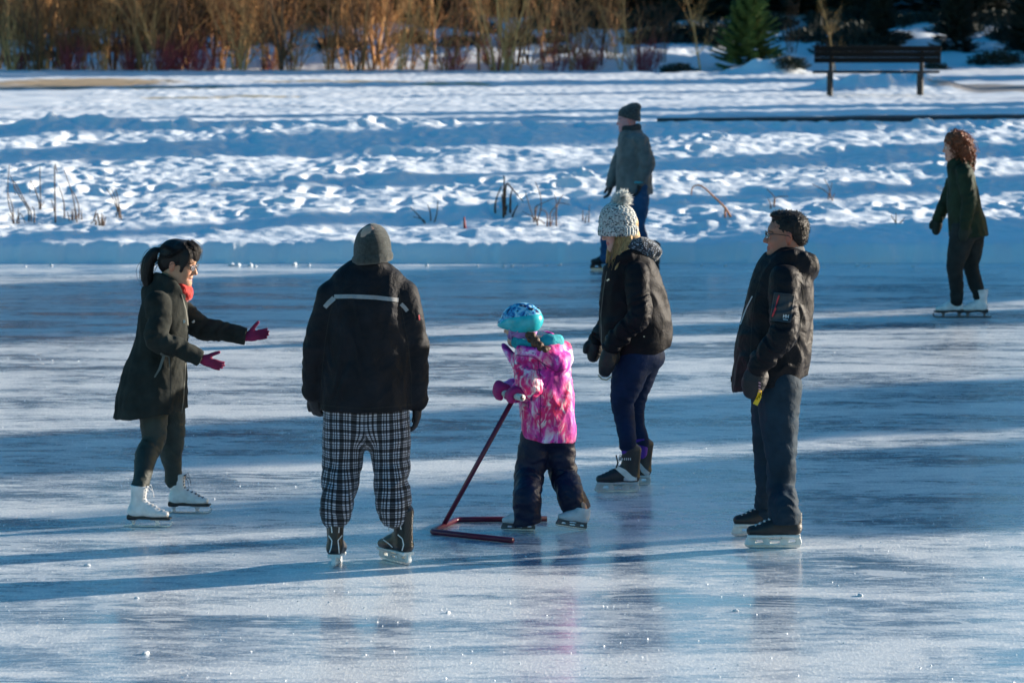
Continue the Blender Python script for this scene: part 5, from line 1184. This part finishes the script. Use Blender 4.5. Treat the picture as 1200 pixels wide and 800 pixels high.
    ms = dict(boot=plain('silver_boot', (.62, .64, .68), .3), sole=plain('dark_grey_plastic', (.12, .12, .13), .4), blade=steel)
    skate(root, 'hockey', K[0], ms, (0, 0), lace_w, top=.2)
    skate(root, 'hockey', K[1], ms, (0, 0), None, top=.2)
HANDLE = None
def walker():
    global HANDLE
    z = .018; q = [on_z(x, y, z) for x, y in ((601, 633), (505, 622.5), (535, 608.5), (641, 607.5))]
    mt = plain('maroon_paint', (.13, .010, .04), .3)
    root = empty('skating_aid', ((q[1] + q[2])[0] / 2, (q[1] + q[2])[1] / 2, 0), 'maroon tube skating aid with U shaped base on the ice and slanting pole', 'skating aid')
    mb = MB()
    def rc(a, b, c, r=.04):
        p0 = b + nrm(a - b) * r; p1 = b + nrm(c - b) * r; return [lerp(lerp(p0, b, t), lerp(b, p1, t), t) for t in np.linspace(0, 1, 6)]
    pts = [q[0]] + rc(q[0], q[1], q[2]) + rc(q[1], q[2], q[3]) + [q[3]]; mb.tube(pts, .0165, 10); mb.build('base_frame', mt, root, True)
    foot = lerp(q[1], q[2], .5); foot = on_z(519.5, 615.5, z); top = at(600, 470, foot[1] - .02)
    mb = MB(); mb.tube([foot, top], .0145, 10); pole = mb.build('pole', mt, root, True)
    hv = nrm(np.array([.50, -.85, -.12])); a = top - hv * .17 + np.array([0, 0, .02]); b = top + hv * .10 + np.array([0, 0, .02])
    # cross handle runs from near the camera to away, both mittens on it
    a = at(585, 459, foot[1] + .13); b = at(612, 466, foot[1] - .17); mb = MB(); mb.tube([a, b], .013, 10); hd = mb.build('handle', mt, root, True)
    gm = plain('pale_grip', (.60, .62, .58), .5)
    for (u, v) in ((.0, .33), (.67, 1.0)):
        mb = MB(); mb.tube([lerp(a, b, u), lerp(a, b, v)], .020, 12); mb.build('grip', gm, hd, True)
    HANDLE = (lerp(a, b, .70), lerp(a, b, .18))

# ------------------------------------------------------------------ 4. woman in the white bobble hat
def hat_woman():
    g1 = on_z(720, 577); g2 = on_z(752, 570); D = 21.85; P = lambda x, y, dd=0: at(x, y, D + dd); m = D / FPX
    root = empty('person', ((g1 + g2)[0] / 2, (g1 + g2)[1] / 2, 0), 'person with blond hair, white bobble hat and dark parka looking down at the child', 'person')
    H = Head(P(725, 268.5), 193, -14, 1.0); F, S, U = frame(186, -6)
    K = [Fr(on_z(747.5, 577), 181, 0, 0, .92), Fr(on_z(761, 568.5), 187, 0, 0, .90)]
    J = dict(neck=P(735, 301), chest=P(742, 330), waist=P(745, 375), hip=P(750, 412), sh=[P(747, 322, -.165), P(738, 322, .16)], el=[P(747, 370, -.245), P(722, 372, .22)], wr=[P(716, 407, -.20), P(700, 398, .16)],
             th=[P(741, 428, -.08), P(757, 428, .08)], kn=[P(730, 473, -.10), P(745, 474, .12)], an=[P(735, 532, g1[1] - D), P(752, 525, g2[1] - D)], cf=[P(732, 492, -.09), P(747, 498, .12)], sk=K)
    sdf_obj('body', body_prims(H, J, S, F, .92), SKIN, root, .0055, color=skin_colour(H, (.55, .30, .24), (.42, .12, .12)))
    eyes(H, root)
    pk = cloth('black_parka', (.009, .009, .012), .6, .3, 16, .5, 260, .25, .12)
    T = [(736, 300, 18), (736, 308, 25), (738, 320, 32), (741, 345, 38), (744, 372, 42), (745, 395, 42), (746, 412, 38), (744, 440, 32)]
    pr = [loft([P(x, y) for x, y, _ in T], [.10, .13, .155, .16, .165, .17, .17, .17], [q * m for _, _, q in T], S, wr=([0, .003, .005, .007, .008, .008, .006, .004], 8, 8, 5)), halfspace(P(742, 423.5), np.array([.42, 0, -1])), halfspace(P(742, 423.5), np.array([-.12, 0, -1]))]
    for i in (0, 1):
        s_, e, w_ = J['sh'][i], J['el'][i], J['wr'][i]; e2 = e + (e - (s_ + w_) / 2) * .15
        pr.append(loft([s_, lerp(s_, e, .5), e2, lerp(e, w_, .5), w_], [.078, .070, .066, .060, .05], None, S, k=.012, wr=([.003, .009, .013, .014, .009], 23, 6, 3 + i)))
    pr.append(loft([P(714, 318, -.06), P(722, 308, -.10), P(738, 299, -.12), P(754, 300, 0), P(738, 299, .12), P(720, 310, .10)], [.028, .032, .04, .05, .04, .03], [.02, .022, .03, .035, .03, .022], (0, 0, 1), k=.02))
    pr.append(ell(P(716, 296, -.0), (.06, .10, .10), None, .01, True))
    jk = dress(root, 'parka', pr, pk, h=.0065, disp=lambda V: .007 * fbm((V[:, 0]) * 7, (V[:, 1]) * 7, V[:, 2] * 4, 2)); bv = bvh_of(jk)
    hd = knit_mat('speckled_hood_lining', (.035, .045, .06), (.30, .36, .45), 60)
    dress(jk, 'hood', [loft([P(738, 291, -.09), P(750, 288, -.08), P(762, 293, -.03), P(764, 296, .04), P(744, 290, .11)], [.035, .05, .055, .055, .04], [.03, .035, .045, .04, .035], (0, 0, 1), k=.02, wr=(.005, 16, 20, 3)), loft([P(752, 285, -.03), P(770, 295, 0)], [.04, .03], [.06, .05], (0, 0, 1), k=.02), ell(P(732, 280, 0), (.085, .085, .09), None, .01, True)], hd, h=.006)
    sm = plain('snap_silver', (.6, .55, .5), .3, .8); sd_ = plain('parka_seam', (.05, .046, .045), .5)
    decal('zip', bv, [(711, 318), (707, 340), (704, 370), (705, 405)], .5, sd_, jk, .002); decal('snap', bv, [(711, 329), (714, 327)], .9, sm, jk); decal('snap', bv, [(754, 394), (755.5, 394.5)], .7, sm, jk)
    decal('seam', bv, [(750, 312), (757, 330), (759, 350), (755, 370), (750, 385)], .4, plain('parka_seam_dark', (.006, .006, .006), .7), jk, .001)
    cuffs(root, J, .056, cloth('parka_cuff', (.010, .010, .012), .7))
    mt = cloth('black_mitten', (.02, .02, .021), .5, .3, 30, .6); tip = plain('mitten_piping', (.35, .31, .24), .5)
    g = dress(root, 'mitten', mitten_prims(J['wr'][0], nrm(P(710, 442, -.2) - P(717, 410, -.2)), (-.3, .9, 0), 1, 1, .18, .055, .045), mt, h=.005); gb = bvh_of(g); decal('piping', gb, [(701, 439), (705, 444), (711, 445), (717, 441)], .9, tip, g, .003)
    dress(root, 'mitten', mitten_prims(J['wr'][1], (-.25, 0, -1), (0, -1, 0), 1, 1, .13, .05, .042), mt, h=.005)
    mb = MB(); c = P(698, 392, .12)
    for a in range(3): mb.tube([c, c + np.array([-.02, 0, .01 * a]), c + np.array([-.028, -.01, -.03 + .012 * a])], .004, 4)
    mb.build('cord', plain('black_cord', (.01, .01, .01), .6), jk, True)
    jn = cloth('navy_jeans', (.006, .018, .055), .8, .3, 24, .5, 300, .3, .2)
    pr = [ell(P(750, 418, 0), (.155, .17, .11), None, .0)]
    L = [[(741, 425, 22, -.08), (735, 448, 19, -.09), (729.5, 470, 13.5, -.10), (732, 490, 12, -.09), (735, 512, 10, g1[1] - D), (736, 521, 10, g1[1] - D)], [(755, 425, 19, .08), (750, 448, 15, .10), (745, 474, 10.5, .12), (747, 498, 9, .12), (751, 514, 9, g2[1] - D), (751, 519, 9, g2[1] - D)]]
    for i in (0, 1): pr.append(loft([P(x, y, dd) for x, y, _, dd in L[i]], [q * m for _, _, q, _ in L[i]], None, S, k=.03, wr=([.001, .003, .005, .003, .004, .006], 24, 9, i * 5 + 1)))
    dress(root, 'jeans', pr, jn, h=.0055)
    pu = cloth('purple_sock', (.09, .03, .30), .9, .3, 60, .5)
    for i, (x, y) in enumerate(((737, 527), (751, 520))): dd = (g1, g2)[i][1] - D; dress(root, 'sock', [loft([P(x, y - 4, dd), P(x, y + 10, dd)], [.050, .040], k=0)], pu, h=.005)
    hb = plain('black_grey_boot', (.022, .023, .025), .5, bst=.4, bs=40); ms = dict(boot=hb, sole=plain('grey_holder', (.50, .54, .55), .35), blade=steel)
    gry = plain('grey_panel', (.50, .53, .56), .35)
    b1, f1 = skate(root, 'hockey', K[0], ms, (-.005, 0), lace_k); bv1 = bvh_of(b1)
    b2, f2 = skate(root, 'hockey', K[1], ms, (-.01, 0), lace_k); bv2 = bvh_of(b2)
    decal('side_panel', bv1, [(722, 547), (731, 553), (739, 560), (745, 561)], [2.2, 3.6, 3.2, 1.5], gry, b1, .003, .004); decal('side_panel', bv1, [(731, 561), (740, 561.5), (746.5, 561)], 2.0, gry, b1, .003, .004)
    decal('side_panel', bv2, [(749, 543), (754, 551), (760, 556)], [1.6, 3, 3], gry, b2, .003); wl = plain('white_print', (.75, .75, .76), .5)
    for x in (729.5, 731.8, 734.1, 736.4, 738.7): decal('print', bv1, [(x, 536.3), (x + .2, 539)], .45, wl, b1, .004, .002)
    decal('strap', bv1, [(722, 533), (724, 542), (722, 548)], .8, plain('black_cord', (.01, .01, .01), .6), b1, .01, .01)
    # hat
    wk = knit_mat('white_speckled_knit', (.52, .55, .54), (.04, .05, .06), 75)
    c0 = H.w(-.012, 0, .012); up = nrm(U * .9 + F * .05 + np.array([0, 0, .25])); hp = [loft([P(725, 268), P(724, 258), P(724, 249), P(725, 242.5)], [.103, .105, .094, .055], [.115, .118, .10, .06], S, capf=.6), halfspace(P(724, 275.5), np.array([-.02, 0, -1]))]
    ring = [P(724.5, 270.5) + S * math.cos(a) * .105 + np.array([F[0], F[1], 0]) * math.sin(a) * .118 for a in np.linspace(0, 6.283, 19)]
    hp.append(loft(ring, [.030] * 19, [.0085] * 19, (0, 0, 1), k=.006, sm=1))
    cz = P(724, 265)
    def rib(V):
        a = np.arctan2(V[:, 1] - cz[1], V[:, 0] - cz[0]); low = np.clip((cz[2] - V[:, 2]) / .015 + .5, 0, 1); return .0025 * np.cos(a * 34) * low + (1 - low) * .004 * np.cos(a * 20 + 1.5 * np.sin(V[:, 2] * 150)) * np.cos(V[:, 2] * 260)
    hat = dress(root, 'bobble_hat', hp, wk, h=.0045, disp=rib)
    pc = P(729, 233); mb = MB(); rnd = np.random.default_rng(8)
    for i in range(900):
        d = nrm(rnd.normal(0, 1, 3)); L_ = rnd.uniform(.045, .075); s0 = pc + d * .02; e_ = pc + d * L_ + np.array([0, 0, -.006]) + rnd.normal(0, .006, 3); mb.tube([s0, lerp(s0, e_, .6), e_], [.0028, .0022, .0006], 3, cap=False)
    pp = mb.build('pompom', plain('white_fur', (.80, .80, .76), .9), hat, True)
    # hair hanging from under the hat
    bl = hair_mat('blond_hair', (.36, .22, .09), .55)
    gds = [(P(728, 273, -.082), P(726, 286, -.09), P(722, 302, -.10), P(717, 319, -.11)), (P(736, 274, -.07), P(735, 288, -.10), P(728, 304, -.12), P(720, 320, -.12)), (P(724, 274, -.08), P(723, 286, -.088), P(718, 300, -.095), P(714, 314, -.10)),
           (P(718, 276, .07), P(715, 292, .09), P(711, 308, .09))]
    pr = [loft(list(gds[0]), [.018, .026, .022, .006], [.012, .015, .012, .005], F, wr=(.003, 5, 70, 3)), loft(list(gds[1]), [.024, .030, .024, .006], [.014, .018, .014, .005], F, k=.01, wr=(.003, 5, 70, 5)), loft(list(gds[3]), [.014, .02, .006], [.01, .014, .005], F, wr=(.003, 5, 70, 7)),
          H.e((-.03, 0, .02), (.10, .085, .08), .0), H.e((-.06, 0, -.06), (.06, .08, .08), .02), H.e((.105, 0, -.04), (.10, .08, .10), .005, True)]
    hr = dress(root, 'hair', pr, bl, h=.0045); strands(hr, bl, gds[:3], 150, .009, 5, .0018)

# ------------------------------------------------------------------ 5. man with glasses, black jacket
def jacket_man():
    g1 = on_z(905, 642); g2 = on_z(880, 628); D = 19.72; P = lambda x, y, dd=0: at(x, y, D + dd); m = D / FPX
    root = empty('person', ((g1 + g2)[0] / 2, (g1 + g2)[1] / 2, 0), 'bareheaded person with glasses, black hooded jacket and dark jeans facing left', 'person')
    H = Head(P(921, 276), 181, 2, 1.07); F, S, U = frame(180, 0)
    K = [Fr(on_z(937, 642), 180, 0, 0, 1.05), Fr(on_z(918, 628), 183, 0, 0, 1.02)]
    J = dict(neck=P(923, 308), chest=P(915, 345), waist=P(908, 400), hip=P(908, 445), sh=[P(920, 329, -.185), P(916, 327, .18)], el=[P(917, 390, -.275), P(905, 390, .24)], wr=[P(887, 431, -.24), P(880, 425, .2)],
             th=[P(910, 462, -.09), P(906, 462, .09)], kn=[P(917, 540, -.11), P(901, 535, .12)], an=[P(918, 600, g1[1] - D), P(897, 592, g2[1] - D)], cf=[P(916, 572, -.10), P(901, 570, .12)], sk=K)
    sdf_obj('body', body_prims(H, J, S, F, 1.06), SKIN, root, .0058, color=skin_colour(H, (.36, .15, .10), (.28, .07, .06)))
    eyes(H, root); glasses(H, root)
    cuffs(root, J, .058, cloth('black_cuff', (.006, .006, .008), .8))
    hm = hair_mat('black_short_hair', (.010, .008, .009)); 
    hp = [H.e((-.020, 0, .044), (.100, .080, .086)), H.e((-.055, 0, -.005), (.058, .066, .06), .02), H.e((.128, 0, -.035), (.098, .090, .106), .006, True), H.e((.03, -.09, -.04), (.05, .035, .045), .006, True), H.e((.03, .09, -.04), (.05, .035, .045), .006, True), halfspace(H.w(-.06, 0, -.05), -H.U + H.F * .5),
          H.e((.035, 0, .104), (.048, .055, .022), .02)]
    hr = dress(root, 'hair', hp, hm, h=.005, disp=lambda V: .0045 * pnoise(V[:, 0] * 90, V[:, 1] * 80, V[:, 2] * 70))
    rnd = np.random.default_rng(4); mb = MB(); me = hr.data; idx = rnd.integers(0, len(me.vertices), 1500); wp_ = wpos(hr)
    for i in idx:
        v = me.vertices[int(i)]; c = np.array(v.co) + wp_; n = np.array(v.normal); d = nrm(n + H.U * .25 + rnd.normal(0, .35, 3)); mb.tube([c - n * .003, c + d * rnd.uniform(.005, .012)], [.0016, .0005], 3, cap=False)
    mb.build('hair_tips', hm, hr, True)
    jm = cloth('black_softshell', (.008, .0085, .012), .55, .3, 18, .85, 280, .2, .14)
    T = [(922, 304, 20), (921, 311, 26), (918, 325, 34), (914, 350, 38.5), (911, 380, 41), (906, 410, 43), (903, 440, 43.5), (901, 470, 41)]
    pr = [loft([P(x, y) for x, y, _ in T], [.10, .14, .17, .175, .18, .185, .19, .19], [q * m for _, _, q in T], S, wr=([0, .003, .006, .010, .012, .013, .012, .006], 7, 7, 5)), halfspace(P(898, 450.5), np.array([.22, 0, -1]))]
    for i in (0, 1):
        s_, e, w_ = J['sh'][i], J['el'][i], J['wr'][i]; e2 = e + (e - (s_ + w_) / 2) * .12
        pr.append(loft([s_, lerp(s_, e, .45), e2, lerp(e, w_, .5), w_], [.088, .082, .074, .066, .054], None, S, k=.014, wr=([.003, .008, .013, .015, .010], 21, 5, 3 + i)))
    pr.append(loft([P(904, 316, -.07), P(914, 306, -.11), P(930, 299, -.115), P(944, 304, 0), P(930, 299, .115), P(912, 308, .10)], [.026, .03, .035, .04, .035, .03], [.02, .022, .026, .03, .026, .022], (0, 0, 1), k=.02))
    pr.append(loft([P(940, 302, -.10), P(949, 312, -.06), P(950, 314, .06), P(940, 302, .10)], [.045, .062, .062, .045], [.03, .04, .04, .03], (0, 0, 1), k=.02, wr=(.006, 14, 12, 3)))
    pr.append(ell(P(915, 297, 0), (.085, .085, .085), None, .01, True))
    jk = dress(root, 'jacket', pr, jm, h=.0065, disp=lambda V: .008 * fbm(V[:, 0] * 6.5, V[:, 1] * 6.5, V[:, 2] * 4.5, 2)); bv = bvh_of(jk)
    dress(jk, 'grey_collar', [loft([P(912, 306, -.06), P(926, 298, -.085), P(938, 295, -.03), P(938, 295, .03), P(924, 298, .085)], [.022, .03, .034, .034, .03], [.012, .014, .018, .018, .014], (0, 0, 1))], cloth('grey_fleece', (.10, .10, .105), .9), h=.005)
    pk = plain('pocket_panel', (.032, .032, .036), .6, bst=.4); ed = plain('pocket_edge', (.004, .004, .004), .7); rd = plain('red_zip', (.60, .02, .03), .5); wl = plain('white_print', (.75, .75, .76), .5)
    decal('sleeve_pocket', bv, [(919.5, 344), (917.5, 360), (914.5, 376)], [12.5, 13, 12], pk, jk, .014, .012, across=9)
    for ln in ([(907.5, 343), (931.5, 345.5)], [(902.5, 375), (926, 377.5)], [(907.5, 343), (902.5, 375)], [(931.5, 345.5), (926, 377)]): decal('pocket_edge', bv, ln, .55, plain('pocket_piping', (.05, .05, .056), .6), jk, .018, .012)
    decal('zip_pull', bv, [(913, 346), (911, 352), (910, 356)], .75, rd, jk, .021, .004); decal('zip', bv, [(911.5, 350), (906, 369)], .4, rd, jk, .020, .004); decal('zip_pull', bv, [(909, 361), (906.5, 367), (905, 371)], [1.0, 1.1, .7], rd, jk, .021, .004)
    for ln in ([(918.4, 368.2), (917.9, 372.2)], [(920.6, 368.4), (920.1, 372.4)], [(918.2, 370.2), (920.4, 370.4)], [(921.8, 368.5), (921.3, 372.5)], [(924.2, 368.8), (923.6, 372.8)], [(921.6, 370.6), (924, 370.9)], [(917.6, 374), (923.4, 374.8)]): decal('print', bv, ln, .42, wl, jk, .020, .004)
    decal('chest_zip', bv, [(881.5, 347), (874, 362), (867.5, 380)], .7, plain('grey_zip', (.38, .38, .42), .4), jk, .003); decal('seam', bv, [(893, 320), (885, 345), (881, 380), (878, 440)], .4, ed, jk, .001); decal('seam', bv, [(935, 315), (941, 340), (944, 360), (938, 380)], .5, ed, jk, .001)
    mb = MB(); a = P(857, 441, 0); mb.tube([a, a + np.array([0, 0, -.03])], .004, 5); mb.build('zip_tag', ed, jk)
    mt = cloth('black_yellow_mitten', (.018, .018, .022), .6, .3, 25, .6)
    mi = dress(root, 'mitten', mitten_prims(J['wr'][0] + np.array([0, 0, .01]), nrm(P(880, 476, -.24) - P(887, 437, -.24)), (0, 1, 0), 1, 1, .175, .068, .05), mt, h=.005); mv = bvh_of(mi)
    decal('yellow_patch', mv, [(891, 457), (889.5, 465), (885, 474)], [2.0, 2.8, 3.0], plain('yellow_nylon', (.75, .48, .02), .5), mi, .004, .004, across=5)
    for y in (448, 451.5, 455, 458.5): decal('print', mv, [(889, y), (891.5, y + 1)], .6, plain('pink_print', (.55, .3, .4), .5), mi, .006, .003)
    dress(root, 'mitten', mitten_prims(J['wr'][1], (-.1, 0, -1), (0, -1, 0), 1, 1, .15, .055, .042), mt, h=.006)
    jn = cloth('dark_jeans', (.010, .027, .046), .75, .3, 18, .7, 300, .3, .2)
    L = [[(914, 452, 26, -.08), (913, 480, 24, -.09), (914, 515, 20, -.10), (916, 540, 17, -.11), (915, 570, 16.5, -.10), (918, 592, 16.5, g1[1] - D - .01), (920, 606, 17, g1[1] - D), (920, 616, 16, g1[1] - D)],
         [(905, 452, 24, .08), (902, 480, 22, .09), (900, 512, 18, .10), (900, 540, 16, .12), (901, 570, 14.5, .12), (900, 588, 14, g2[1] - D), (898, 600, 13, g2[1] - D)]]
    pr = [ell(P(910, 455, 0), (.135, .19, .10), None, .0)]
    for i in (0, 1): pr.append(loft([P(x, y, dd) for x, y, _, dd in L[i]], [q * m for _, _, q, _ in L[i]], None, S, k=.025, wr=([.001, .004, .005, .008, .007, .012, .014, .008][:len(L[i])], 15, 8, i * 5 + 1)))
    pr.append(halfspace_local(P(920, 613, g1[1] - D), np.array([.0, 0, -1]), .14))
    dress(root, 'jeans', pr, jn, h=.006)
    ms = dict(boot=black_boot, sole=white_plastic, blade=steel)
    skate(root, 'hockey', K[0], ms, (0, 0), lace_w, top=.19); skate(root, 'hockey', K[1], ms, (0, 0), lace_w, top=.19)

# ------------------------------------------------------------------ 6. far skater with red hair (right), 7. far walker (behind)
def far_woman():
    g1 = on_z(1113, 371.5); g2 = on_z(1146, 372); D = 33.25; P = lambda x, y, dd=0: at(x, y, D + dd); m = D / FPX
    root = empty('person', ((g1 + g2)[0] / 2, (g1 + g2)[1] / 2, 0), 'person with curly red hair and dark green jacket skating left, farthest right', 'person')
    H = Head(P(1119, 172), 184, -5, 1.04); F, S, U = frame(180, 0)
    K = [Fr(on_z(1128, 372), 182, 0, 0, 1.0), Fr(on_z(1157, 372), 178, 0, 0, 1.0)]
    J = dict(neck=P(1122, 191), chest=P(1126, 212), waist=P(1128, 240), hip=P(1133, 268), sh=[P(1130, 202, -.16), P(1122, 202, .16)], el=[P(1136, 235, -.22), P(1111, 232, .22)], wr=[P(1131, 265, -.2), P(1099, 257, .22)],
             th=[P(1128, 276, -.09), P(1140, 276, .09)], kn=[P(1120, 312, -.10), P(1138, 312, .10)], an=[P(1121, 350, 0), P(1149, 350, .05)], sk=K)
    sdf_obj('body', body_prims(H, J, S, F, .94), SKIN, root, .008, color=skin_colour(H, (.60, .30, .22)))
    eyes(H, root)
    gr = cloth('dark_green_jacket', (.012, .024, .012), .7, .4, 18, .6, 260, .25, .2)
    T = [(1121, 190, 8), (1122, 195, 12), (1126, 206, 15), (1128, 225, 18), (1130, 245, 20), (1134, 265, 22), (1136, 290, 24)]
    pr = [loft([P(x, y) for x, y, _ in T], [.08, .12, .17, .18, .18, .19, .2], [q * m for _, _, q in T], S, wr=(.006, 9, 9, 5)), halfspace(P(1135, 277), np.array([.05, 0, -1]))]
    for i in (0, 1):
        s_, e, w_ = J['sh'][i], J['el'][i], J['wr'][i]; pr.append(loft([s_, lerp(s_, e, .5), e, lerp(e, w_, .5), w_], [.075, .07, .065, .058, .048], None, S, k=.03, wr=(.009, 18, 8, 3 + i)))
    pr.append(loft([P(1112, 194, -.03), P(1122, 190, -.08), P(1138, 190, 0), P(1122, 190, .08)], [.03, .035, .05, .035], [.02, .025, .035, .025], (0, 0, 1), k=.02))
    dress(root, 'jacket', pr, gr, h=.009)
    gl = cloth('dark_green_glove', (.012, .02, .014), .7)
    for i in (0, 1): dress(root, 'mitten', mitten_prims(J['wr'][i], (-.15, 0, -1), (0, 1 - 2 * i, 0), 1, 1, .14, .05, .04), gl, h=.008)
    tr = cloth('charcoal_trousers', (.018, .022, .022), .8, .3, 28, .5, 260, .25, .2)
    L = [[(1130, 268, 15, -.08), (1124, 292, 13, -.09), (1119, 312, 9.5, -.10), (1121, 335, 8, -.05), (1121, 352, 7, 0)], [(1140, 268, 14, .08), (1140, 292, 11.5, .1), (1138, 312, 9, .1), (1144, 335, 8, .07), (1149, 351, 7, .05)]]
    pr = [ell(P(1135, 270, 0), (.14, .16, .10))]
    for i in (0, 1): pr.append(loft([P(x, y, dd) for x, y, _, dd in L[i]], [q * m for _, _, q, _ in L[i]], None, S, k=.03, wr=(.006, 18, 8, i * 5)))
    dress(root, 'trousers', pr, tr, h=.009)
    ms = dict(boot=white_boot, sole=black_sole, blade=plain('dark_blade', (.12, .12, .13), .4, .8))
    skate(root, 'figure', K[0], ms); skate(root, 'figure', K[1], ms)
    cr = hair_mat('curly_red_hair', (.17, .05, .02), .6)
    pr = [H.e((-.02, 0, .045), (.115, .10, .095)), H.e((-.075, 0, -.03), (.095, .11, .115), .03), H.lf([(-.06, 0, -.06), (-.11, 0, -.15)], [.10, .06], [.075, .045], k=.04), H.e((.115, 0, -.04), (.10, .09, .10), .008, True)]
    hr = dress(root, 'hair', pr, cr, h=.008, disp=lambda V: .016 * pnoise(V[:, 0] * 34, V[:, 1] * 34, V[:, 2] * 34) + .008 * pnoise(V[:, 0] * 60, V[:, 1] * 60, V[:, 2] * 60))
    strands(hr, cr, [(H.w(-.05, -.08, .06), H.w(-.12, -.07, -.04), H.w(-.13, -.05, -.16)), (H.w(-.05, .08, .06), H.w(-.12, .07, -.04), H.w(-.13, .05, -.16)), (H.w(.0, 0, .13), H.w(-.13, 0, .04), H.w(-.16, 0, -.12))], 110, .03, 6, .003)
    mb = MB(); rnd = np.random.default_rng(12); me = hr.data; wp_ = wpos(hr)
    for i in rnd.integers(0, len(me.vertices), 120):
        v = me.vertices[int(i)]; c = np.array(v.co) + wp_; n = np.array(v.normal)
        if H.loc(c[None])[0][0] > .05: continue
        a = np.linspace(0, rnd.uniform(6, 12), 14); ph = rnd.uniform(0, 6.28); e1 = nrm(np.cross(n, [0.2, .1, 1])); pts = [c + n * (.004 + .010 * (1 + math.cos(q + ph))) + e1 * .012 * math.sin(q + ph) - np.array([0, 0, .007 * j]) for j, q in enumerate(a)]; mb.tube(pts, .0042, 4, cap=False)
    mb.build('curls', cr, hr, True)
def far_man():
    g1 = on_z(715, 315); g2 = on_z(762, 317); D = 38.7; P = lambda x, y, dd=0: at(x, y, D + dd); m = D / FPX
    root = empty('person', ((g1 + g2)[0] / 2, (g1 + g2)[1] / 2, 0), 'person in grey jacket, blue jeans and dark knitted hat striding left by the snow bank', 'person')
    H = Head(P(735, 141), 186, -4, 1.05); F, S, U = frame(184, -4)
    K = [Fr(on_z(772, 318), 184, 0, 0, 1.0), Fr(on_z(722, 316), 184, 0, 0, 1.0)]
    J = dict(neck=P(739, 157), chest=P(741, 172), waist=P(742, 200), hip=P(744, 222), sh=[P(751, 166, -.18), P(735, 166, .18)], el=[P(759, 192, -.24), P(724, 194, .22)], wr=[P(750, 213, -.2), P(716, 215, .2)],
             th=[P(748, 228, -.09), P(734, 228, .09)], kn=[P(746, 264, -.10), P(716, 262, .10)], an=[P(758, 298, 0), P(711, 296, .05)], sk=K)
    sdf_obj('body', body_prims(H, J, S, F, 1.0), SKIN, root, .009, color=skin_colour(H, (.62, .28, .28)))
    eyes(H, root)
    gj = cloth('grey_olive_jacket', (.13, .13, .13), .7, .25, 14, .5)
    T = [(738, 156, 8), (738, 160, 12), (741, 170, 17), (742, 190, 19), (743, 210, 21), (744, 240, 21)]
    pr = [loft([P(x, y) for x, y, _ in T], [.08, .13, .19, .20, .20, .21], [q * m for _, _, q in T], S, wr=(.008, 8, 8, 5)), halfspace(P(744, 228), np.array([.02, 0, -1]))]
    for i in (0, 1):
        s_, e, w_ = J['sh'][i], J['el'][i], J['wr'][i]; pr.append(loft([s_, lerp(s_, e, .5), e, lerp(e, w_, .5), w_], [.085, .08, .075, .065, .052], None, S, k=.03, wr=(.012, 16, 8, 3 + i)))
    pr.append(loft([P(728, 158, -.03), P(738, 155, -.09), P(750, 157, 0), P(738, 155, .09)], [.03, .035, .05, .035], [.02, .025, .035, .025], (0, 0, 1), k=.02))
    jk = dress(root, 'jacket', pr, gj, h=.010); bv = bvh_of(jk); dk = plain('jacket_yoke_seam', (.02, .02, .02), .8)
    decal('seam', bv, [(722, 176), (735, 177), (748, 176)], .5, dk, jk, .003)
    gl = cloth('black_glove', (.014, .014, .018), .6)
    for i in (0, 1): dress(root, 'glove', hand_prims(J['wr'][i], (-.15, 0, -1), (-1, .2 - .4 * i, 0), 1.1, 25, 5, 1, 1.4), gl, h=.008)
    mb = MB(); c = J['wr'][0]; mb.tube([c + .056 * np.array([math.cos(a), math.sin(a), .1 * math.cos(a)]) for a in np.linspace(0, 6.283, 13)], .012, 6, cap=False); mb.build('teal_cuff', plain('teal_cuff', (.04, .35, .42), .6), jk, True)
    bj = cloth('blue_jeans', (.02, .07, .16), .8, .3, 28, .5, 260, .25, .2)
    L = [[(747, 222, 14, -.08), (748, 245, 11.5, -.09), (746, 264, 9, -.10), (752, 282, 8, -.05), (758, 303, 8, 0)], [(738, 222, 14, .08), (726, 242, 11.5, .1), (716, 262, 9, .1), (712, 280, 8, .07), (711, 301, 8, .05)]]
    pr = [ell(P(744, 224, 0), (.15, .17, .10))]
    for i in (0, 1): pr.append(loft([P(x, y, dd) for x, y, _, dd in L[i]], [q * m for _, _, q, _ in L[i]], None, S, k=.03, wr=(.008, 16, 8, i * 5)))
    dress(root, 'jeans', pr, bj, h=.010)
    ms = dict(boot=black_boot, sole=black_sole, blade=steel)
    skate(root, 'hockey', K[0], ms, h=.007); skate(root, 'hockey', K[1], ms, h=.007)
    kn = knit_mat('dark_striped_knit', (.05, .052, .055), (.13, .14, .13), 40)
    up = U; hp = [H.e((-.025, 0, .055), (.118, .100, .10)), H.e((-.07, 0, .115), (.07, .075, .06), .03), H.e((-.04, 0, .0), (.10, .09, .06), .02), halfspace(H.w(0, 0, .018), -H.U + H.F * .35)]
    ht = dress(root, 'knitted_hat', hp, kn, h=.007, disp=lambda V: .004 * pnoise(V[:, 0] * 20, V[:, 1] * 20, V[:, 2] * 40))
    dress(ht, 'bobble', [ell(P(745, 126.5), (.06, .06, .055))], kn, h=.007, disp=lambda V: .008 * pnoise(V[:, 0] * 50, V[:, 1] * 50, V[:, 2] * 50))
    dress(root, 'scarf', [loft([P(731, 151, -.05), P(740, 152, -.09), P(748, 150, 0), P(738, 152, .09)], [.04, .045, .05, .04], [.025, .03, .035, .03], (0, 0, 1))], cloth('grey_snood', (.04, .042, .045), .9), h=.008)

walker()
coat_woman(); plaid_man(); child(); hat_woman(); jacket_man(); far_woman(); far_man()
